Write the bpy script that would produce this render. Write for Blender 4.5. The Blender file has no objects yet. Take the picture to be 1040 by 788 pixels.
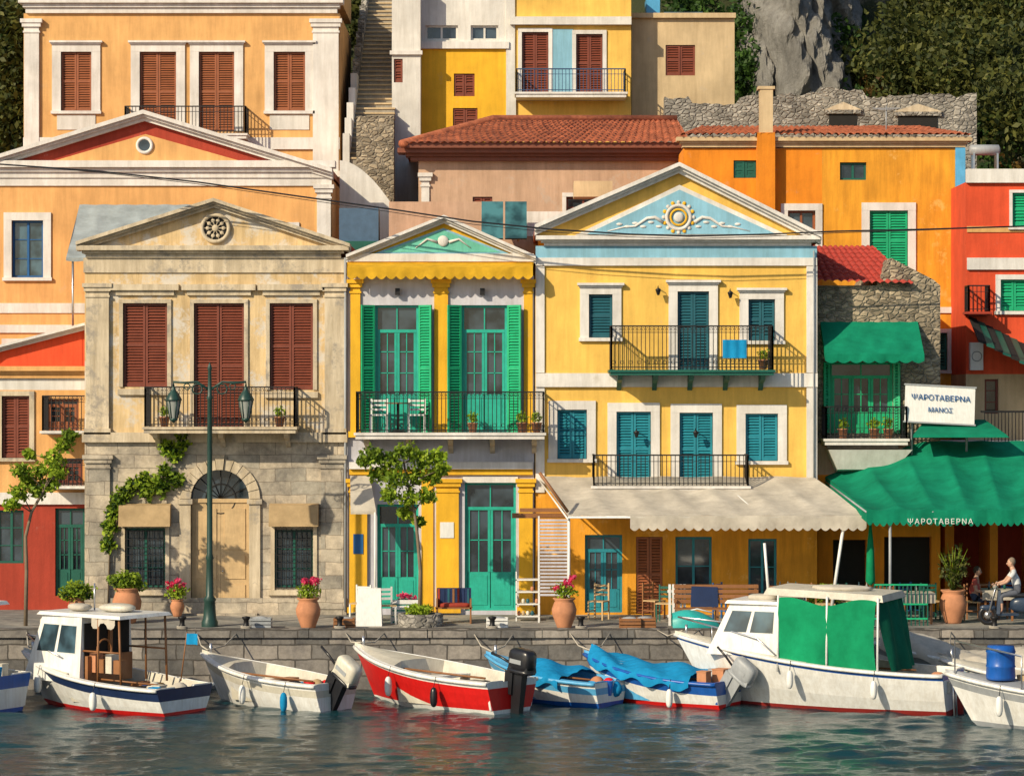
import bpy, math, random
import numpy as np
from mathutils import Vector, Matrix, Euler
R=random.Random(7); NR=np.random.RandomState(5)
CAMD=70.0; F=2800.0; CZ=5.6; HY=400.0
def S(Y): return (CAMD+Y)/F
def PX(p,Y=0): return (p-520)*S(Y)
def PZ(p,Y=0): return CZ-(p-HY)*S(Y)
sc=bpy.context.scene
col=sc.collection
# ---------------------------------------------------------------- materials
class M_:
    def __init__(s,name,rough=.8,metal=0,spec=.4):
        s.m=bpy.data.materials.new(name); s.m.use_nodes=True; s.nt=s.m.node_tree
        s.b=s.nt.nodes['Principled BSDF']; s.b.inputs['Roughness'].default_value=rough
        s.b.inputs['Metallic'].default_value=metal; s.b.inputs['Specular IOR Level'].default_value=spec
        tc=s.n('ShaderNodeTexCoord'); s.mp=s.n('ShaderNodeMapping'); k=sum(map(ord,name))%97
        s.mp.inputs['Location'].default_value=(k*1.7,k*.9,k*.37)
        s.l(tc.outputs['Object'],s.mp.inputs['Vector']); s.co=s.mp.outputs[0]
    def n(s,t): return s.nt.nodes.new(t)
    def l(s,a,b): s.nt.links.new(a,b)
    def scale(s,sx,sy,sz,co=None):
        q=s.n('ShaderNodeMapping'); q.inputs['Scale'].default_value=(sx,sy,sz); s.l(co or s.co,q.inputs['Vector']); return q.outputs[0]
    def noise(s,sc_,det=6,ro=.6,co=None,dist=0):
        q=s.n('ShaderNodeTexNoise'); q.inputs['Scale'].default_value=sc_; q.inputs['Detail'].default_value=det
        q.inputs['Roughness'].default_value=ro; q.inputs['Distortion'].default_value=dist; s.l(co or s.co,q.inputs['Vector']); return q.outputs['Fac']
    def ramp(s,f,a,b,c0,c1):
        q=s.n('ShaderNodeValToRGB'); e=q.color_ramp.elements; e[0].position=a; e[1].position=b
        e[0].color=(*c0,1); e[1].color=(*c1,1); s.l(f,q.inputs[0]); return q.outputs[0]
    def mix(s,f,a,b,mode='MIX'):
        q=s.n('ShaderNodeMixRGB'); q.blend_type=mode
        for i,v in enumerate((f,a,b)):
            if isinstance(v,(int,float)): q.inputs[i].default_value=v
            elif isinstance(v,tuple): q.inputs[i].default_value=(*v,1)
            else: s.l(v,q.inputs[i])
        return q.outputs[0]
    def bump(s,h,st=.3,d=.02):
        q=s.n('ShaderNodeBump'); q.inputs['Strength'].default_value=st; q.inputs['Distance'].default_value=d
        s.l(h,q.inputs['Height']); s.l(q.outputs[0],s.b.inputs['Normal'])
    def color(s,c):
        if isinstance(c,tuple): s.b.inputs['Base Color'].default_value=(*c,1)
        else: s.l(c,s.b.inputs['Base Color'])
def k(c,f): return tuple(min(1,x*f) for x in c)
W1=(1,1,1)
def plaster(name,c,c2=None,wear=.25,streak=.6,rough=.9):
    m=M_(name,rough); c2=c2 or tuple(.5*x+.5*y for x,y in zip(k(c,.8),(.42,.38,.33)))
    a=m.ramp(m.noise(.8,8,.62),.32,.7,k(c,.76),k(c,1.07))
    st=m.ramp(m.noise(1.3,6,.7,m.scale(4.5,4.5,.45)),.3,.68,(.58,.55,.50),W1)
    a=m.mix(streak,a,st,'MULTIPLY')
    p=m.ramp(m.noise(1.5,12,.74),.64-.16*wear,.72-.14*wear,(0,0,0),W1)
    a=m.mix(m.mix(min(1,.35+wear),(0,0,0),p),a,c2)
    m.color(a); m.bump(m.noise(14,8,.7),.35,.02); return m.m
def paint(name,c,rough=.5,var=.25):
    m=M_(name,rough)
    a=m.ramp(m.noise(3.5,8,.7),.3,.7,k(c,1-var),k(c,1+var*.3))
    a=m.mix(.4,a,m.ramp(m.noise(2,5,.7,m.scale(12,12,1.2)),.35,.65,(.68,.66,.64),W1),'MULTIPLY')
    m.color(a); m.bump(m.noise(30,4,.6),.15,.01); return m.m
def hullpaint(name,c,rough=.35):
    m=M_(name,rough); a=m.ramp(m.noise(2.5,8,.7),.3,.7,k(c,.85),k(c,1.04))
    a=m.mix(.4,a,m.ramp(m.noise(1.6,7,.75,m.scale(7,7,.9)),.38,.6,(.62,.56,.47),W1),'MULTIPLY')
    p=m.ramp(m.noise(5,10,.8),.64,.69,(0,0,0),(.55,.55,.55)); a=m.mix(p,a,(.34,.29,.22)); m.color(a); m.bump(m.noise(3,4,.6),.12,.02); return m.m
def canvas(name,c,tr=.25):
    m=M_(name,.9,0,.1)
    a=m.ramp(m.noise(1.6,7,.65),.3,.7,k(c,.66),k(c,1.05)); a=m.mix(.4,a,m.ramp(m.noise(3,6,.7,m.scale(1,3,1)),.35,.6,(.7,.68,.65),W1),'MULTIPLY'); m.color(a); m.bump(m.noise(5,4,.6),.4,.03)
    t=m.n('ShaderNodeBsdfTranslucent'); m.l(a,t.inputs[0]); x=m.n('ShaderNodeMixShader'); x.inputs[0].default_value=tr
    m.l(m.b.outputs[0],x.inputs[1]); m.l(t.outputs[0],x.inputs[2]); m.l(x.outputs[0],m.nt.nodes['Material Output'].inputs[0]); return m.m
def plain(name,c,rough=.5,metal=0,spec=.5):
    m=M_(name,rough,metal,spec); m.color(m.ramp(m.noise(6,5,.6),.3,.7,k(c,.8),k(c,1.08))); return m.m
def ashlar(name,c,bw=.75,rh=.32,mort=(.25,.22,.18),ms=.012,var=.5,dark=.5):
    m=M_(name,.92); sp=m.n('ShaderNodeSeparateXYZ'); m.l(m.co,sp.inputs[0]); ad=m.n('ShaderNodeMath'); m.l(sp.outputs[0],ad.inputs[0]); m.l(sp.outputs[1],ad.inputs[1])
    cb=m.n('ShaderNodeCombineXYZ'); m.l(ad.outputs[0],cb.inputs[0]); m.l(sp.outputs[2],cb.inputs[1])
    nn=m.n('ShaderNodeTexNoise'); nn.inputs['Scale'].default_value=2.2; m.l(m.co,nn.inputs['Vector'])
    va=m.n('ShaderNodeVectorMath'); va.operation='MULTIPLY_ADD'; m.l(nn.outputs['Color'],va.inputs[0]); va.inputs[1].default_value=(.12,.09,0); m.l(cb.outputs[0],va.inputs[2])
    br=m.n('ShaderNodeTexBrick'); m.l(va.outputs[0],br.inputs['Vector']); br.inputs['Scale'].default_value=1
    br.inputs['Brick Width'].default_value=bw; br.inputs['Row Height'].default_value=rh; br.inputs['Mortar Size'].default_value=ms; br.inputs['Mortar Smooth'].default_value=.3
    br.inputs['Color1'].default_value=(*k(c,1+var*.35),1); br.inputs['Color2'].default_value=(*k((c[0]*.92,c[1],c[2]*1.1),1-var*.6),1); br.inputs['Mortar'].default_value=(*mort,1)
    a=m.mix(.9,br.outputs[0],m.ramp(m.noise(1.1,10,.75),.38,.62,k((.85,.85,.88),dark),(1.0,.98,.94)),'MULTIPLY')
    a=m.mix(.7,a,m.ramp(m.noise(9,8,.75),.3,.65,(.62,.6,.57),W1),'MULTIPLY')
    m.color(a); h=m.mix(.5,br.outputs['Fac'],m.noise(8,8,.7)); q=m.n('ShaderNodeInvert'); m.l(h,q.inputs[1]); m.bump(q.outputs[0],.6,.04); return m.m
def rubble(name,c,scl=4.2,mort=(.3,.27,.22)):
    m=M_(name,.95); co=m.scale(1,1,1.6)
    nn=m.n('ShaderNodeTexNoise'); nn.inputs['Scale'].default_value=3; m.l(co,nn.inputs['Vector'])
    va=m.n('ShaderNodeVectorMath'); va.operation='MULTIPLY_ADD'; m.l(nn.outputs['Color'],va.inputs[0]); va.inputs[1].default_value=(.25,.25,.25); m.l(co,va.inputs[2])
    v=m.n('ShaderNodeTexVoronoi'); v.inputs['Scale'].default_value=scl; m.l(va.outputs[0],v.inputs['Vector'])
    e=m.n('ShaderNodeTexVoronoi'); e.feature='DISTANCE_TO_EDGE'; e.inputs['Scale'].default_value=scl; m.l(va.outputs[0],e.inputs['Vector'])
    bw=m.n('ShaderNodeRGBToBW'); m.l(v.outputs['Color'],bw.inputs[0])
    a=m.ramp(bw.outputs[0],.2,.8,k(c,.55),k(c,1.2)); a=m.mix(m.ramp(e.outputs[0],.02,.1,(.7,.7,.7),(0,0,0)),a,mort)
    a=m.mix(.85,a,m.ramp(m.noise(1.2,9,.7),.35,.65,(.38,.38,.40),W1),'MULTIPLY'); m.color(a)
    m.bump(m.ramp(e.outputs[0],0,.2,(0,0,0),W1),.8,.05); return m.m
def leafm(name,c1,c2):
    m=M_(name,.6,0,.3); g=m.n('ShaderNodeNewGeometry'); a=m.ramp(g.outputs['Random Per Island'],0,1,c1,c2)
    a=m.mix(.9,a,m.ramp(m.noise(.7,5,.6),.38,.62,(.36,.40,.36),(1.2,1.1,.95)),'MULTIPLY'); m.color(a)
    t=m.n('ShaderNodeBsdfTranslucent'); m.l(a,t.inputs[0]); x=m.n('ShaderNodeMixShader'); x.inputs[0].default_value=.35
    m.l(m.b.outputs[0],x.inputs[1]); m.l(t.outputs[0],x.inputs[2]); m.l(x.outputs[0],m.nt.nodes['Material Output'].inputs[0]); return m.m
def glassm(name,c=(.02,.03,.04),rough=.06):
    m=M_(name,rough,0,.8); m.color(m.ramp(m.noise(1.5,3,.5),.4,.6,k(c,.6),k(c,2.2))); m.bump(m.noise(1.2,2,.5),.12,.03); return m.m
white=plaster('white_plaster',(.78,.76,.72),wear=.15,streak=.6)
trimw=plaster('white_trim',(.80,.77,.74),(.5,.45,.38),wear=.25,streak=.55)
peach=plaster('peach_plaster',(.80,.45,.17),wear=.1)
peach2=plaster('peach_plaster_b',(.80,.43,.16),wear=.15)
cream=plaster('old_cream_plaster',(.78,.58,.32),(.58,.53,.46),wear=.95,streak=1.0)
oldtrim=plaster('aged_stone_trim',(.72,.61,.45),(.32,.28,.23),wear=.7,streak=1.0)
yellow=plaster('yellow_plaster',(.90,.56,.12),wear=.1,streak=.5)
gold=plaster('golden_plaster',(.90,.50,.03),wear=.1,streak=.5)
orange=plaster('orange_plaster',(.86,.38,.03),(.78,.44,.12),wear=.4,streak=.85)
orange2=plaster('deep_orange_plaster',(.82,.27,.015),wear=.25)
redp=plaster('red_plaster',(.76,.09,.03),wear=.15)
dkred=plaster('brick_red_plaster',(.42,.055,.03),wear=.2)
pink=plaster('pink_beige_plaster',(.60,.40,.28),wear=.45)
lav=plaster('pale_grey_plaster',(.60,.60,.68),wear=.25)
beige=plaster('beige_plaster',(.66,.50,.30),wear=.35)
palebl=plaster('pale_blue_plaster',(.26,.52,.68),wear=.12)
mintp=plaster('mint_plaster',(.18,.62,.48),wear=.08)
stoneA=ashlar('ashlar_stone',(.64,.55,.43),.8,.34,(.36,.31,.25),.009,.40,dark=.45)
quayst=ashlar('quay_stone',(.34,.31,.28),.8,.36,(.12,.11,.10),.02,.8)
rub=rubble('rubble_stone',(.44,.36,.25),5.5)
ruin=rubble('ruin_stone',(.42,.39,.34),5.5,(.30,.28,.24))
stepst=plaster('stair_stone',(.40,.36,.30),wear=.4,streak=.8)
pavem=ashlar('paving',(.42,.39,.34),1.1,.7)
brown=paint('brown_shutter',(.22,.055,.03)); brown2=paint('orange_brown_shutter',(.34,.11,.045))
green=paint('green_shutter',(.012,.42,.19)); teal=paint('teal_paint',(.02,.42,.31)); dteal=paint('dark_teal_paint',(.018,.12,.16))
blue=paint('blue_paint',(.012,.11,.32)); blue2=paint('petrol_blue_paint',(.02,.25,.33)); navy=paint('navy_paint',(.012,.03,.10))
wood=paint('varnished_wood',(.30,.13,.05)); tan=paint('beige_door',(.60,.42,.22)); dkgreen=paint('dark_green_paint',(.01,.11,.08)); eave=paint('brown_eaves',(.22,.07,.04))
whitep=hullpaint('white_gloss',(.82,.82,.80)); redg=hullpaint('red_gloss',(.68,.016,.014)); blueg=hullpaint('blue_gloss',(.012,.10,.42))
whiter=paint('white_furniture_paint',(.78,.78,.76),.5,.12)
creamg=paint('cream_gloss',(.66,.62,.52),.4,.25); greyp=paint('grey_paint',(.34,.36,.38),.45,.2); maroon=hullpaint('antifouling_red',(.34,.025,.02),.7)
skyb=paint('light_blue_paint',(.10,.40,.70),.4,.2)
iron=plain('wrought_iron',(.015,.014,.015),.5,.3); blackp=plain('black_plastic',(.015,.015,.018),.3)
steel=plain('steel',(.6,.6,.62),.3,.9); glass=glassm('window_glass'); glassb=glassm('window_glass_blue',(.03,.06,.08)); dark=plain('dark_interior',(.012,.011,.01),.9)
lampglass=plain('lamp_glass',(.30,.32,.30),.15)
cgreen=canvas('green_canvas',(.010,.30,.17)); cwhite=canvas('white_canvas',(.74,.68,.58)); cblue=canvas('blue_tarp',(.015,.30,.62),.1); ctan=canvas('tan_canvas',(.66,.48,.27)); cyel=canvas('yellow_canvas',(.88,.52,.04)); cgrn2=canvas('green_tarp',(.01,.32,.14),.1)
terra=plain('terracotta',(.50,.22,.11),.85)
def tilem():
    m=M_('roof_tile',.85); a=m.ramp(m.noise(2.2,9,.75),.3,.7,(.20,.055,.03),(.60,.19,.09)); a=m.mix(.6,a,m.ramp(m.noise(11,3,.6),.35,.65,(.5,.45,.42),W1),'MULTIPLY'); m.color(a); return m.m
tile=tilem()
tile2=plain('red_roof_tile',(.40,.045,.03),.8)
leafA=leafm('leaf_bright',(.16,.30,.02),(.42,.56,.05)); leafB=leafm('leaf_olive',(.035,.06,.016),(.15,.16,.04)); leafC=leafm('leaf_dark',(.02,.06,.015),(.08,.17,.03)); petal=leafm('pink_petals',(.7,.03,.14),(.8,.12,.3)); leafD=leafm('leaf_russet',(.10,.05,.015),(.24,.16,.04))
bark=plain('bark',(.20,.15,.10),.95); skin=plain('skin',(.50,.29,.20),.6); hairm=plain('hair',(.04,.025,.015),.7)
def rockm(name,c,gr=True):
    m=M_(name,.95); a=m.ramp(m.noise(.5,12,.75),.3,.7,k(c,.35),k(c,1.15)); a=m.mix(.6,a,m.ramp(m.noise(2.5,8,.8,m.scale(1,1,.35)),.35,.65,(.4,.38,.36),W1),'MULTIPLY')
    if gr: a=m.mix(m.ramp(m.noise(.33,9,.7),.40,.5,(0,0,0),W1),a,(.05,.06,.02))
    m.color(a); m.bump(m.noise(1.4,12,.8),1,.35); return m.m
rock=rockm('cliff_rock',(.46,.44,.40),False); hillm=rockm('hillside',(.34,.29,.21))
def waterm():
    m=M_('sea_water',.015,0,.5); m.b.inputs['IOR'].default_value=1.33
    m.color(m.ramp(m.noise(.25,4,.5),.3,.7,(.004,.026,.036),(.010,.050,.060)))
    m.bump(m.noise(6,5,.65,m.scale(.6,1.4,1)),.5,.04); return m.m
water=waterm()
# ---------------------------------------------------------------- mesh helpers
class Part:
    def __init__(s): s.v=[];s.f=[];s.m=[];s.mats=[];s.sm=[];s.M=None
    def add(s,vs,fs,m,sm=False):
        if m not in s.mats: s.mats.append(m)
        i=s.mats.index(m); o=len(s.v)
        for v in vs:
            v=Vector(v)
            if s.M is not None: v=s.M@v
            s.v.append(tuple(v))
        for f in fs: s.f.append(tuple(a+o for a in f)); s.m.append(i); s.sm.append(sm)
    def hexa(s,p,m): s.add(p,[(0,3,2,1),(4,5,6,7),(0,1,5,4),(1,2,6,5),(2,3,7,6),(3,0,4,7)],m)
    def box(s,x0,x1,y0,y1,z0,z1,m):
        if x0>x1:x0,x1=x1,x0
        if y0>y1:y0,y1=y1,y0
        if z0>z1:z0,z1=z1,z0
        s.hexa([(x0,y0,z0),(x1,y0,z0),(x1,y1,z0),(x0,y1,z0),(x0,y0,z1),(x1,y0,z1),(x1,y1,z1),(x0,y1,z1)],m)
    def prism(s,poly,y0,y1,m):
        n=len(poly); s.add([(a,y0,b) for a,b in poly]+[(a,y1,b) for a,b in poly],[tuple(range(n)),tuple(range(2*n-1,n-1,-1))]+[(i,i+n,(i+1)%n+n,(i+1)%n) for i in range(n)],m)
    def tube(s,pts,rs,m,n=8):
        pts=[Vector(p) for p in pts]
        if isinstance(rs,(int,float)): rs=[rs]*len(pts)
        vs=[];fs=[]
        for i,p in enumerate(pts):
            d=(pts[min(i+1,len(pts)-1)]-pts[max(i-1,0)]).normalized()
            a=d.cross(Vector((0,0,1))).normalized() if abs(d.z)<=.9 else (Vector((1,0,0))-d*d.x).normalized()
            b=d.cross(a)
            for j in range(n):
                t=2*math.pi*j/n; vs.append(p+(a*math.cos(t)+b*math.sin(t))*rs[i])
        for i in range(len(pts)-1):
            for j in range(n): fs.append((i*n+j,i*n+(j+1)%n,(i+1)*n+(j+1)%n,(i+1)*n+j))
        fs.append(tuple(range(n-1,-1,-1))); fs.append(tuple(range((len(pts)-1)*n,len(pts)*n)))
        s.add(vs,fs,m,True)
    def lathe(s,c,prof,m,n=18):
        vs=[];fs=[]
        for r,z in prof:
            for j in range(n):
                t=2*math.pi*j/n; vs.append((c[0]+r*math.cos(t),c[1]+r*math.sin(t),c[2]+z))
        for i in range(len(prof)-1):
            for j in range(n): fs.append((i*n+j,i*n+(j+1)%n,(i+1)*n+(j+1)%n,(i+1)*n+j))
        s.add(vs,fs,m,True)
    def grid(s,P,m,sm=True):
        nu=len(P);nv=len(P[0]); s.add([p for r in P for p in r],[(i*nv+j,(i+1)*nv+j,(i+1)*nv+j+1,i*nv+j+1) for i in range(nu-1) for j in range(nv-1)],m,sm)
    def blob(s,c,r,m,e=.6,nu=12,nv=16,jit=0):
        def pw(a): return math.copysign(abs(a)**e,a)
        P=[]
        for i in range(nu+1):
            a=-math.pi/2+math.pi*i/nu; row=[]
            for j in range(nv+1):
                b=2*math.pi*(j%nv)/nv; q=1+jit*math.sin(3*b+c[0]*5)*math.cos(2*a+c[1])
                row.append((c[0]+r[0]*pw(math.cos(a))*pw(math.cos(b))*q,c[1]+r[1]*pw(math.cos(a))*pw(math.sin(b))*q,c[2]+r[2]*pw(math.sin(a))))
            P.append(row)
        s.grid(P,m)
    def torus(s,c,Rr,r,m,axis='y',n=20,k2=8):
        P=[]
        for i in range(n+1):
            a=2*math.pi*i/n; row=[]
            for j in range(k2+1):
                b=2*math.pi*j/k2; u=(Rr+r*math.cos(b))*math.cos(a); w=(Rr+r*math.cos(b))*math.sin(a); h=r*math.sin(b)
                row.append((c[0]+u,c[1]+h,c[2]+w) if axis=='y' else (c[0]+h,c[1]+u,c[2]+w))
            P.append(row)
        s.grid(P,m)
    def leaves(s,cs,n,size,m,sq=1.0):
        if m not in s.mats: s.mats.append(m)
        mi=s.mats.index(m)
        for c,r in cs:
            d=NR.normal(size=(n,3)); d/=np.linalg.norm(d,axis=1)[:,None]; rad=NR.uniform(.35,1.05,size=(n,1))
            wob=1+.22*np.sin(d[:,:1]*5+c[0]*3)*np.cos(d[:,2:]*4+c[2]*2)
            p=np.array(c)+d*rad*wob*np.array(r)
            a=NR.normal(size=(n,3)); a/=np.linalg.norm(a,axis=1)[:,None]; b=np.cross(a,NR.normal(size=(n,3))); b/=np.linalg.norm(b,axis=1)[:,None]
            sz=size*NR.uniform(.6,1.3,size=(n,1)); a=a*sz; b=b*sz*.55*sq
            q=np.stack([p-a,p+b,p+a,p-b],1).reshape(-1,3); o=len(s.v)
            s.v.extend(map(tuple,q.tolist())); s.f.extend([(o+4*i,o+4*i+1,o+4*i+2,o+4*i+3) for i in range(n)]); s.m.extend([mi]*n); s.sm.extend([False]*n)
class G:
    def __init__(s,name,loc=(0,0,0),rot=0,local=False,tilt=0):
        s.name=name;s.loc=Vector(loc);s.rot=rot;s.local=local;s.parts={};s.tilt=tilt;s.extra=[];s.scl=(1,1,1)
    def p(s,n):
        if n not in s.parts: s.parts[n]=Part()
        return s.parts[n]
    def done(s):
        e=bpy.data.objects.new(s.name,None); col.objects.link(e); e.location=s.loc; e.rotation_euler=(s.tilt,0,s.rot); e.empty_display_size=.3; e.scale=s.scl
        for n,p in s.parts.items():
            if not p.v: continue
            o=mk(n,p,(0,0,0) if s.local else s.loc); o.parent=e
        for o in s.extra: o.parent=e
        return e
def mk(n,p,loc=(0,0,0)):
    me=bpy.data.meshes.new(n); me.from_pydata([(a-loc[0],b-loc[1],c-loc[2]) for a,b,c in p.v],[],p.f)
    for m in p.mats: me.materials.append(m)
    me.polygons.foreach_set('material_index',p.m); me.polygons.foreach_set('use_smooth',p.sm); me.update()
    o=bpy.data.objects.new(n,me); col.objects.link(o); return o
def single(name,p,loc=(0,0,0)):
    o=mk(name,p,loc); o.location=loc; return o
def text(g,body,loc,size,m,rot=(math.pi/2,0,0),sp=1):
    c=bpy.data.curves.new('lettering','FONT'); c.body=body; c.size=size; c.extrude=.004; c.align_x='CENTER'; c.space_character=sp; c.materials.append(m)
    o=bpy.data.objects.new('lettering',c); col.objects.link(o); o.location=Vector(loc)-g.loc; o.rotation_euler=rot; g.extra.append(o)
# ---------------------------------------------------------------- architecture
def slats(p,x0,x1,y,z0,z1,m,pitch=.07,th=.04):
    n=max(2,int((z1-z0)/pitch)); h=(z1-z0)/n
    for i in range(n):
        z=z0+i*h; b_=R.uniform(-.004,.004)
        p.hexa([(x0,y,z+.004),(x1,y,z+.004),(x1,y+th,z+h*.55+b_),(x0,y+th,z+h*.55+b_),(x0,y,z+.004+h*.22),(x1,y,z+.004+h*.22),(x1,y+th,z+h*.85+b_),(x0,y+th,z+h*.85+b_)],m)
def leaf(p,x0,x1,y,z0,z1,m,lou=True,fw=.055):
    p.box(x0,x0+fw,y,y+.045,z0,z1,m);p.box(x1-fw,x1,y,y+.045,z0,z1,m)
    zm=z0+(z1-z0)*.5
    for a,b in ((z0,z0+fw*1.3),(zm-fw*.5,zm+fw*.5),(z1-fw,z1)): p.box(x0+fw,x1-fw,y+.002,y+.043,a,b,m)
    if lou:
        slats(p,x0+fw,x1-fw,y+.004,z0+fw*1.3,zm-fw*.5,m); slats(p,x0+fw,x1-fw,y+.004,zm+fw*.5,z1-fw,m)
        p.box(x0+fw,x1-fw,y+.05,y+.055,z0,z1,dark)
    else:
        for a,b in ((z0+fw*1.3,zm-fw*.5),(zm+fw*.5,z1-fw)):
            p.box(x0+fw,x1-fw,y+.02,y+.035,a,b,m); p.box(x0+fw+.05,x1-fw-.05,y+.006,y+.02,a+.06,b-.06,m)
class Bld(G):
    def __init__(s,name,Y,cx=520,dep=6):
        super().__init__(name,(PX(cx,Y),Y,0)); s.Y=Y; s.ops=[]; s.dep=dep
    def x(s,p): return PX(p,s.Y)
    def z(s,p): return PZ(p,s.Y)
    def b(s,l,r,t,b,d,m,part='trim',d1=0.05):
        s.p(part).box(s.x(l),s.x(r),s.Y-d,s.Y+d1,s.z(b),s.z(t),m)
    def wall(s,l,r,t,b,m,dep=None,part='walls',zb=None):
        dep=dep or s.dep
        x0,x1=s.x(l),s.x(r);z1=s.z(t);z0=s.z(b) if zb is None else zb;Y=s.Y;p=s.p(part)
        ops=[]
        for o in s.ops:
            c=(max(o[0],x0),min(o[1],x1),max(o[2],z0),min(o[3],z1))
            if c[1]-c[0]>.01 and c[3]-c[2]>.01: ops.append(c)
        xs=sorted({x0,x1}|{v for o in ops for v in o[:2]}); zs=sorted({z0,z1}|{v for o in ops for v in o[2:]})
        for i in range(len(xs)-1):
            for j in range(len(zs)-1):
                cx=(xs[i]+xs[i+1])/2;cz=(zs[j]+zs[j+1])/2
                if any(o[0]<cx<o[1] and o[2]<cz<o[3] for o in ops): continue
                p.add([(xs[i],Y,zs[j]),(xs[i+1],Y,zs[j]),(xs[i+1],Y,zs[j+1]),(xs[i],Y,zs[j+1])],[(0,1,2,3)],m)
        for a,b_,c,d in ops:
            D=.3
            p.add([(a,Y,c),(a,Y+D,c),(a,Y+D,d),(a,Y,d)],[(0,1,2,3)],m);p.add([(b_,Y,c),(b_,Y+D,c),(b_,Y+D,d),(b_,Y,d)],[(3,2,1,0)],m)
            if d<z1-.01: p.add([(a,Y,d),(b_,Y,d),(b_,Y+D,d),(a,Y+D,d)],[(0,1,2,3)],m)
            if c>z0+.01: p.add([(a,Y,c),(b_,Y,c),(b_,Y+D,c),(a,Y+D,c)],[(0,1,2,3)],m)
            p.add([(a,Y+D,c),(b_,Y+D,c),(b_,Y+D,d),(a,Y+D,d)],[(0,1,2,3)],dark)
        y1=Y+dep
        p.add([(x0,Y,z0),(x0,Y,z1),(x0,y1,z1),(x0,y1,z0),(x1,Y,z0),(x1,Y,z1),(x1,y1,z1),(x1,y1,z0)],[(3,2,1,0),(4,5,6,7),(1,2,6,5),(2,3,7,6)],m)
    def win(s,l,r,t,b,kind='louv',m=None,sur=0,sm=None,cor=0,sill=True,n=2,rows=3,shut=None,gl=None):
        m=m or brown; sm=sm or trimw; x0,x1,z0,z1=s.x(l),s.x(r),s.z(b),s.z(t);Y=s.Y;s.ops.append((x0,x1,z0,z1)); p=s.p('windows'); gl=gl or glass
        w=(x1-x0)
        if kind in('louv','panel'):
            for i in range(n): leaf(p,x0+w*i/n+.006,x0+w*(i+1)/n-.006,Y+.04+.008*(i%2)+R.uniform(0,.02),z0+.01,z1-.01,m,kind=='louv')
        elif kind=='hole': pass
        else:
            f=.06; zd=z0
            for a,c in ((x0,x0+f),(x1-f,x1)): p.box(a,c,Y+.10,Y+.17,z0,z1,m)
            p.box(x0+f,x1-f,Y+.10,Y+.17,z1-f,z1,m); p.box(x0+f,x1-f,Y+.10,Y+.17,z0,z0+f,m)
            if kind=='door':
                zt=z1-(z1-z0)*.2; p.box(x0+f,x1-f,Y+.095,Y+.17,zt-.05,zt+.03,m); zd=z0+(z1-z0)*.3
                for i in range(n):
                    a=x0+f+(w-2*f)*i/n; c=x0+f+(w-2*f)*(i+1)/n
                    p.box(a+.01,c-.01,Y+.12,Y+.16,z0+f,zd,m); p.box(a+.08,c-.08,Y+.105,Y+.12,z0+f+.08,zd-.08,m)
                    for q in (a+.005,c-.065): p.box(q,q+.06,Y+.105,Y+.165,zd,zt-.05,m)
                    p.box((a+c)/2-.012,(a+c)/2+.012,Y+.125,Y+.15,zd,zt-.05,m)
                    for j in range(1,rows):
                        zz=zd+(zt-zd)*j/rows; p.box(a+.06,c-.06,Y+.125,Y+.15,zz-.012,zz+.012,m)
                p.box((x0+x1)/2-.015,(x0+x1)/2+.015,Y+.11,Y+.15,zt+.03,z1-f,m)
            else:
                for i in range(1,n): a=x0+w*i/n; p.box(a-.03,a+.03,Y+.105,Y+.16,z0+f,z1-f,m)
                for j in range(1,rows): zz=z0+(z1-z0)*j/rows; p.box(x0+f,x1-f,Y+.12,Y+.15,zz-.013,zz+.013,m)
            p.add([(x0,Y+.15,zd),(x1,Y+.15,zd),(x1,Y+.15,z1),(x0,Y+.15,z1)],[(0,1,2,3)],gl)
        if shut:
            sw=w*.5*shut[1]; ang=math.radians(shut[2] if len(shut)>2 else 22)
            for sd in (-1,1):
                hx=x0 if sd<0 else x1; q=Part(); leaf(q,0,sw,0,0,z1-z0,shut[0])
                Mx=Matrix.Translation((hx,Y-.03,z0))
                if sd<0: Mx=Mx@Matrix.Scale(-1,4,(1,0,0))
                Mx=Mx@Matrix.Rotation(-ang,4,'Z')
                pp=s.p('shutters'); o=len(pp.v); pp.v.extend(tuple(Mx@Vector(v)) for v in q.v)
                for f_,mi,sm_ in zip(q.f,q.m,q.sm):
                    if q.mats[mi] not in pp.mats: pp.mats.append(q.mats[mi])
                    pp.f.append(tuple(a+o for a in f_)); pp.m.append(pp.mats.index(q.mats[mi])); pp.sm.append(False)
        if sur:
            u=sur*S(Y); t_=s.p('window_surrounds')
            t_.box(x0-u,x0,Y-.05,Y+.06,z0,z1,sm); t_.box(x1,x1+u,Y-.05,Y+.06,z0,z1,sm); t_.box(x0-u,x1+u,Y-.055,Y+.06,z1,z1+u,sm)
            if cor: t_.box(x0-u-.07,x1+u+.07,Y-.16,Y+.02,z1+u,z1+u+.06,sm); t_.box(x0-u-.03,x1+u+.03,Y-.10,Y+.02,z1+u-.05,z1+u-.002,sm)
            if sill: t_.box(x0-u-.03,x1+u+.03,Y-.10,Y+.05,z0-.09,z0,sm)
    def cornice(s,l,r,t,b,pr,m,part='cornices'):
        x0,x1,z0,z1=s.x(l),s.x(r),s.z(b),s.z(t);h=z1-z0;p=s.p(part)
        for i,(a,c,f) in enumerate(((0,.35,.35),(.35,.6,.6),(.6,1,1))):
            p.box(x0-pr*f,x1+pr*f,s.Y-pr*f,s.Y+.3,z0+h*a,z0+h*c-(.0 if c==1 else .001),m)
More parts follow.
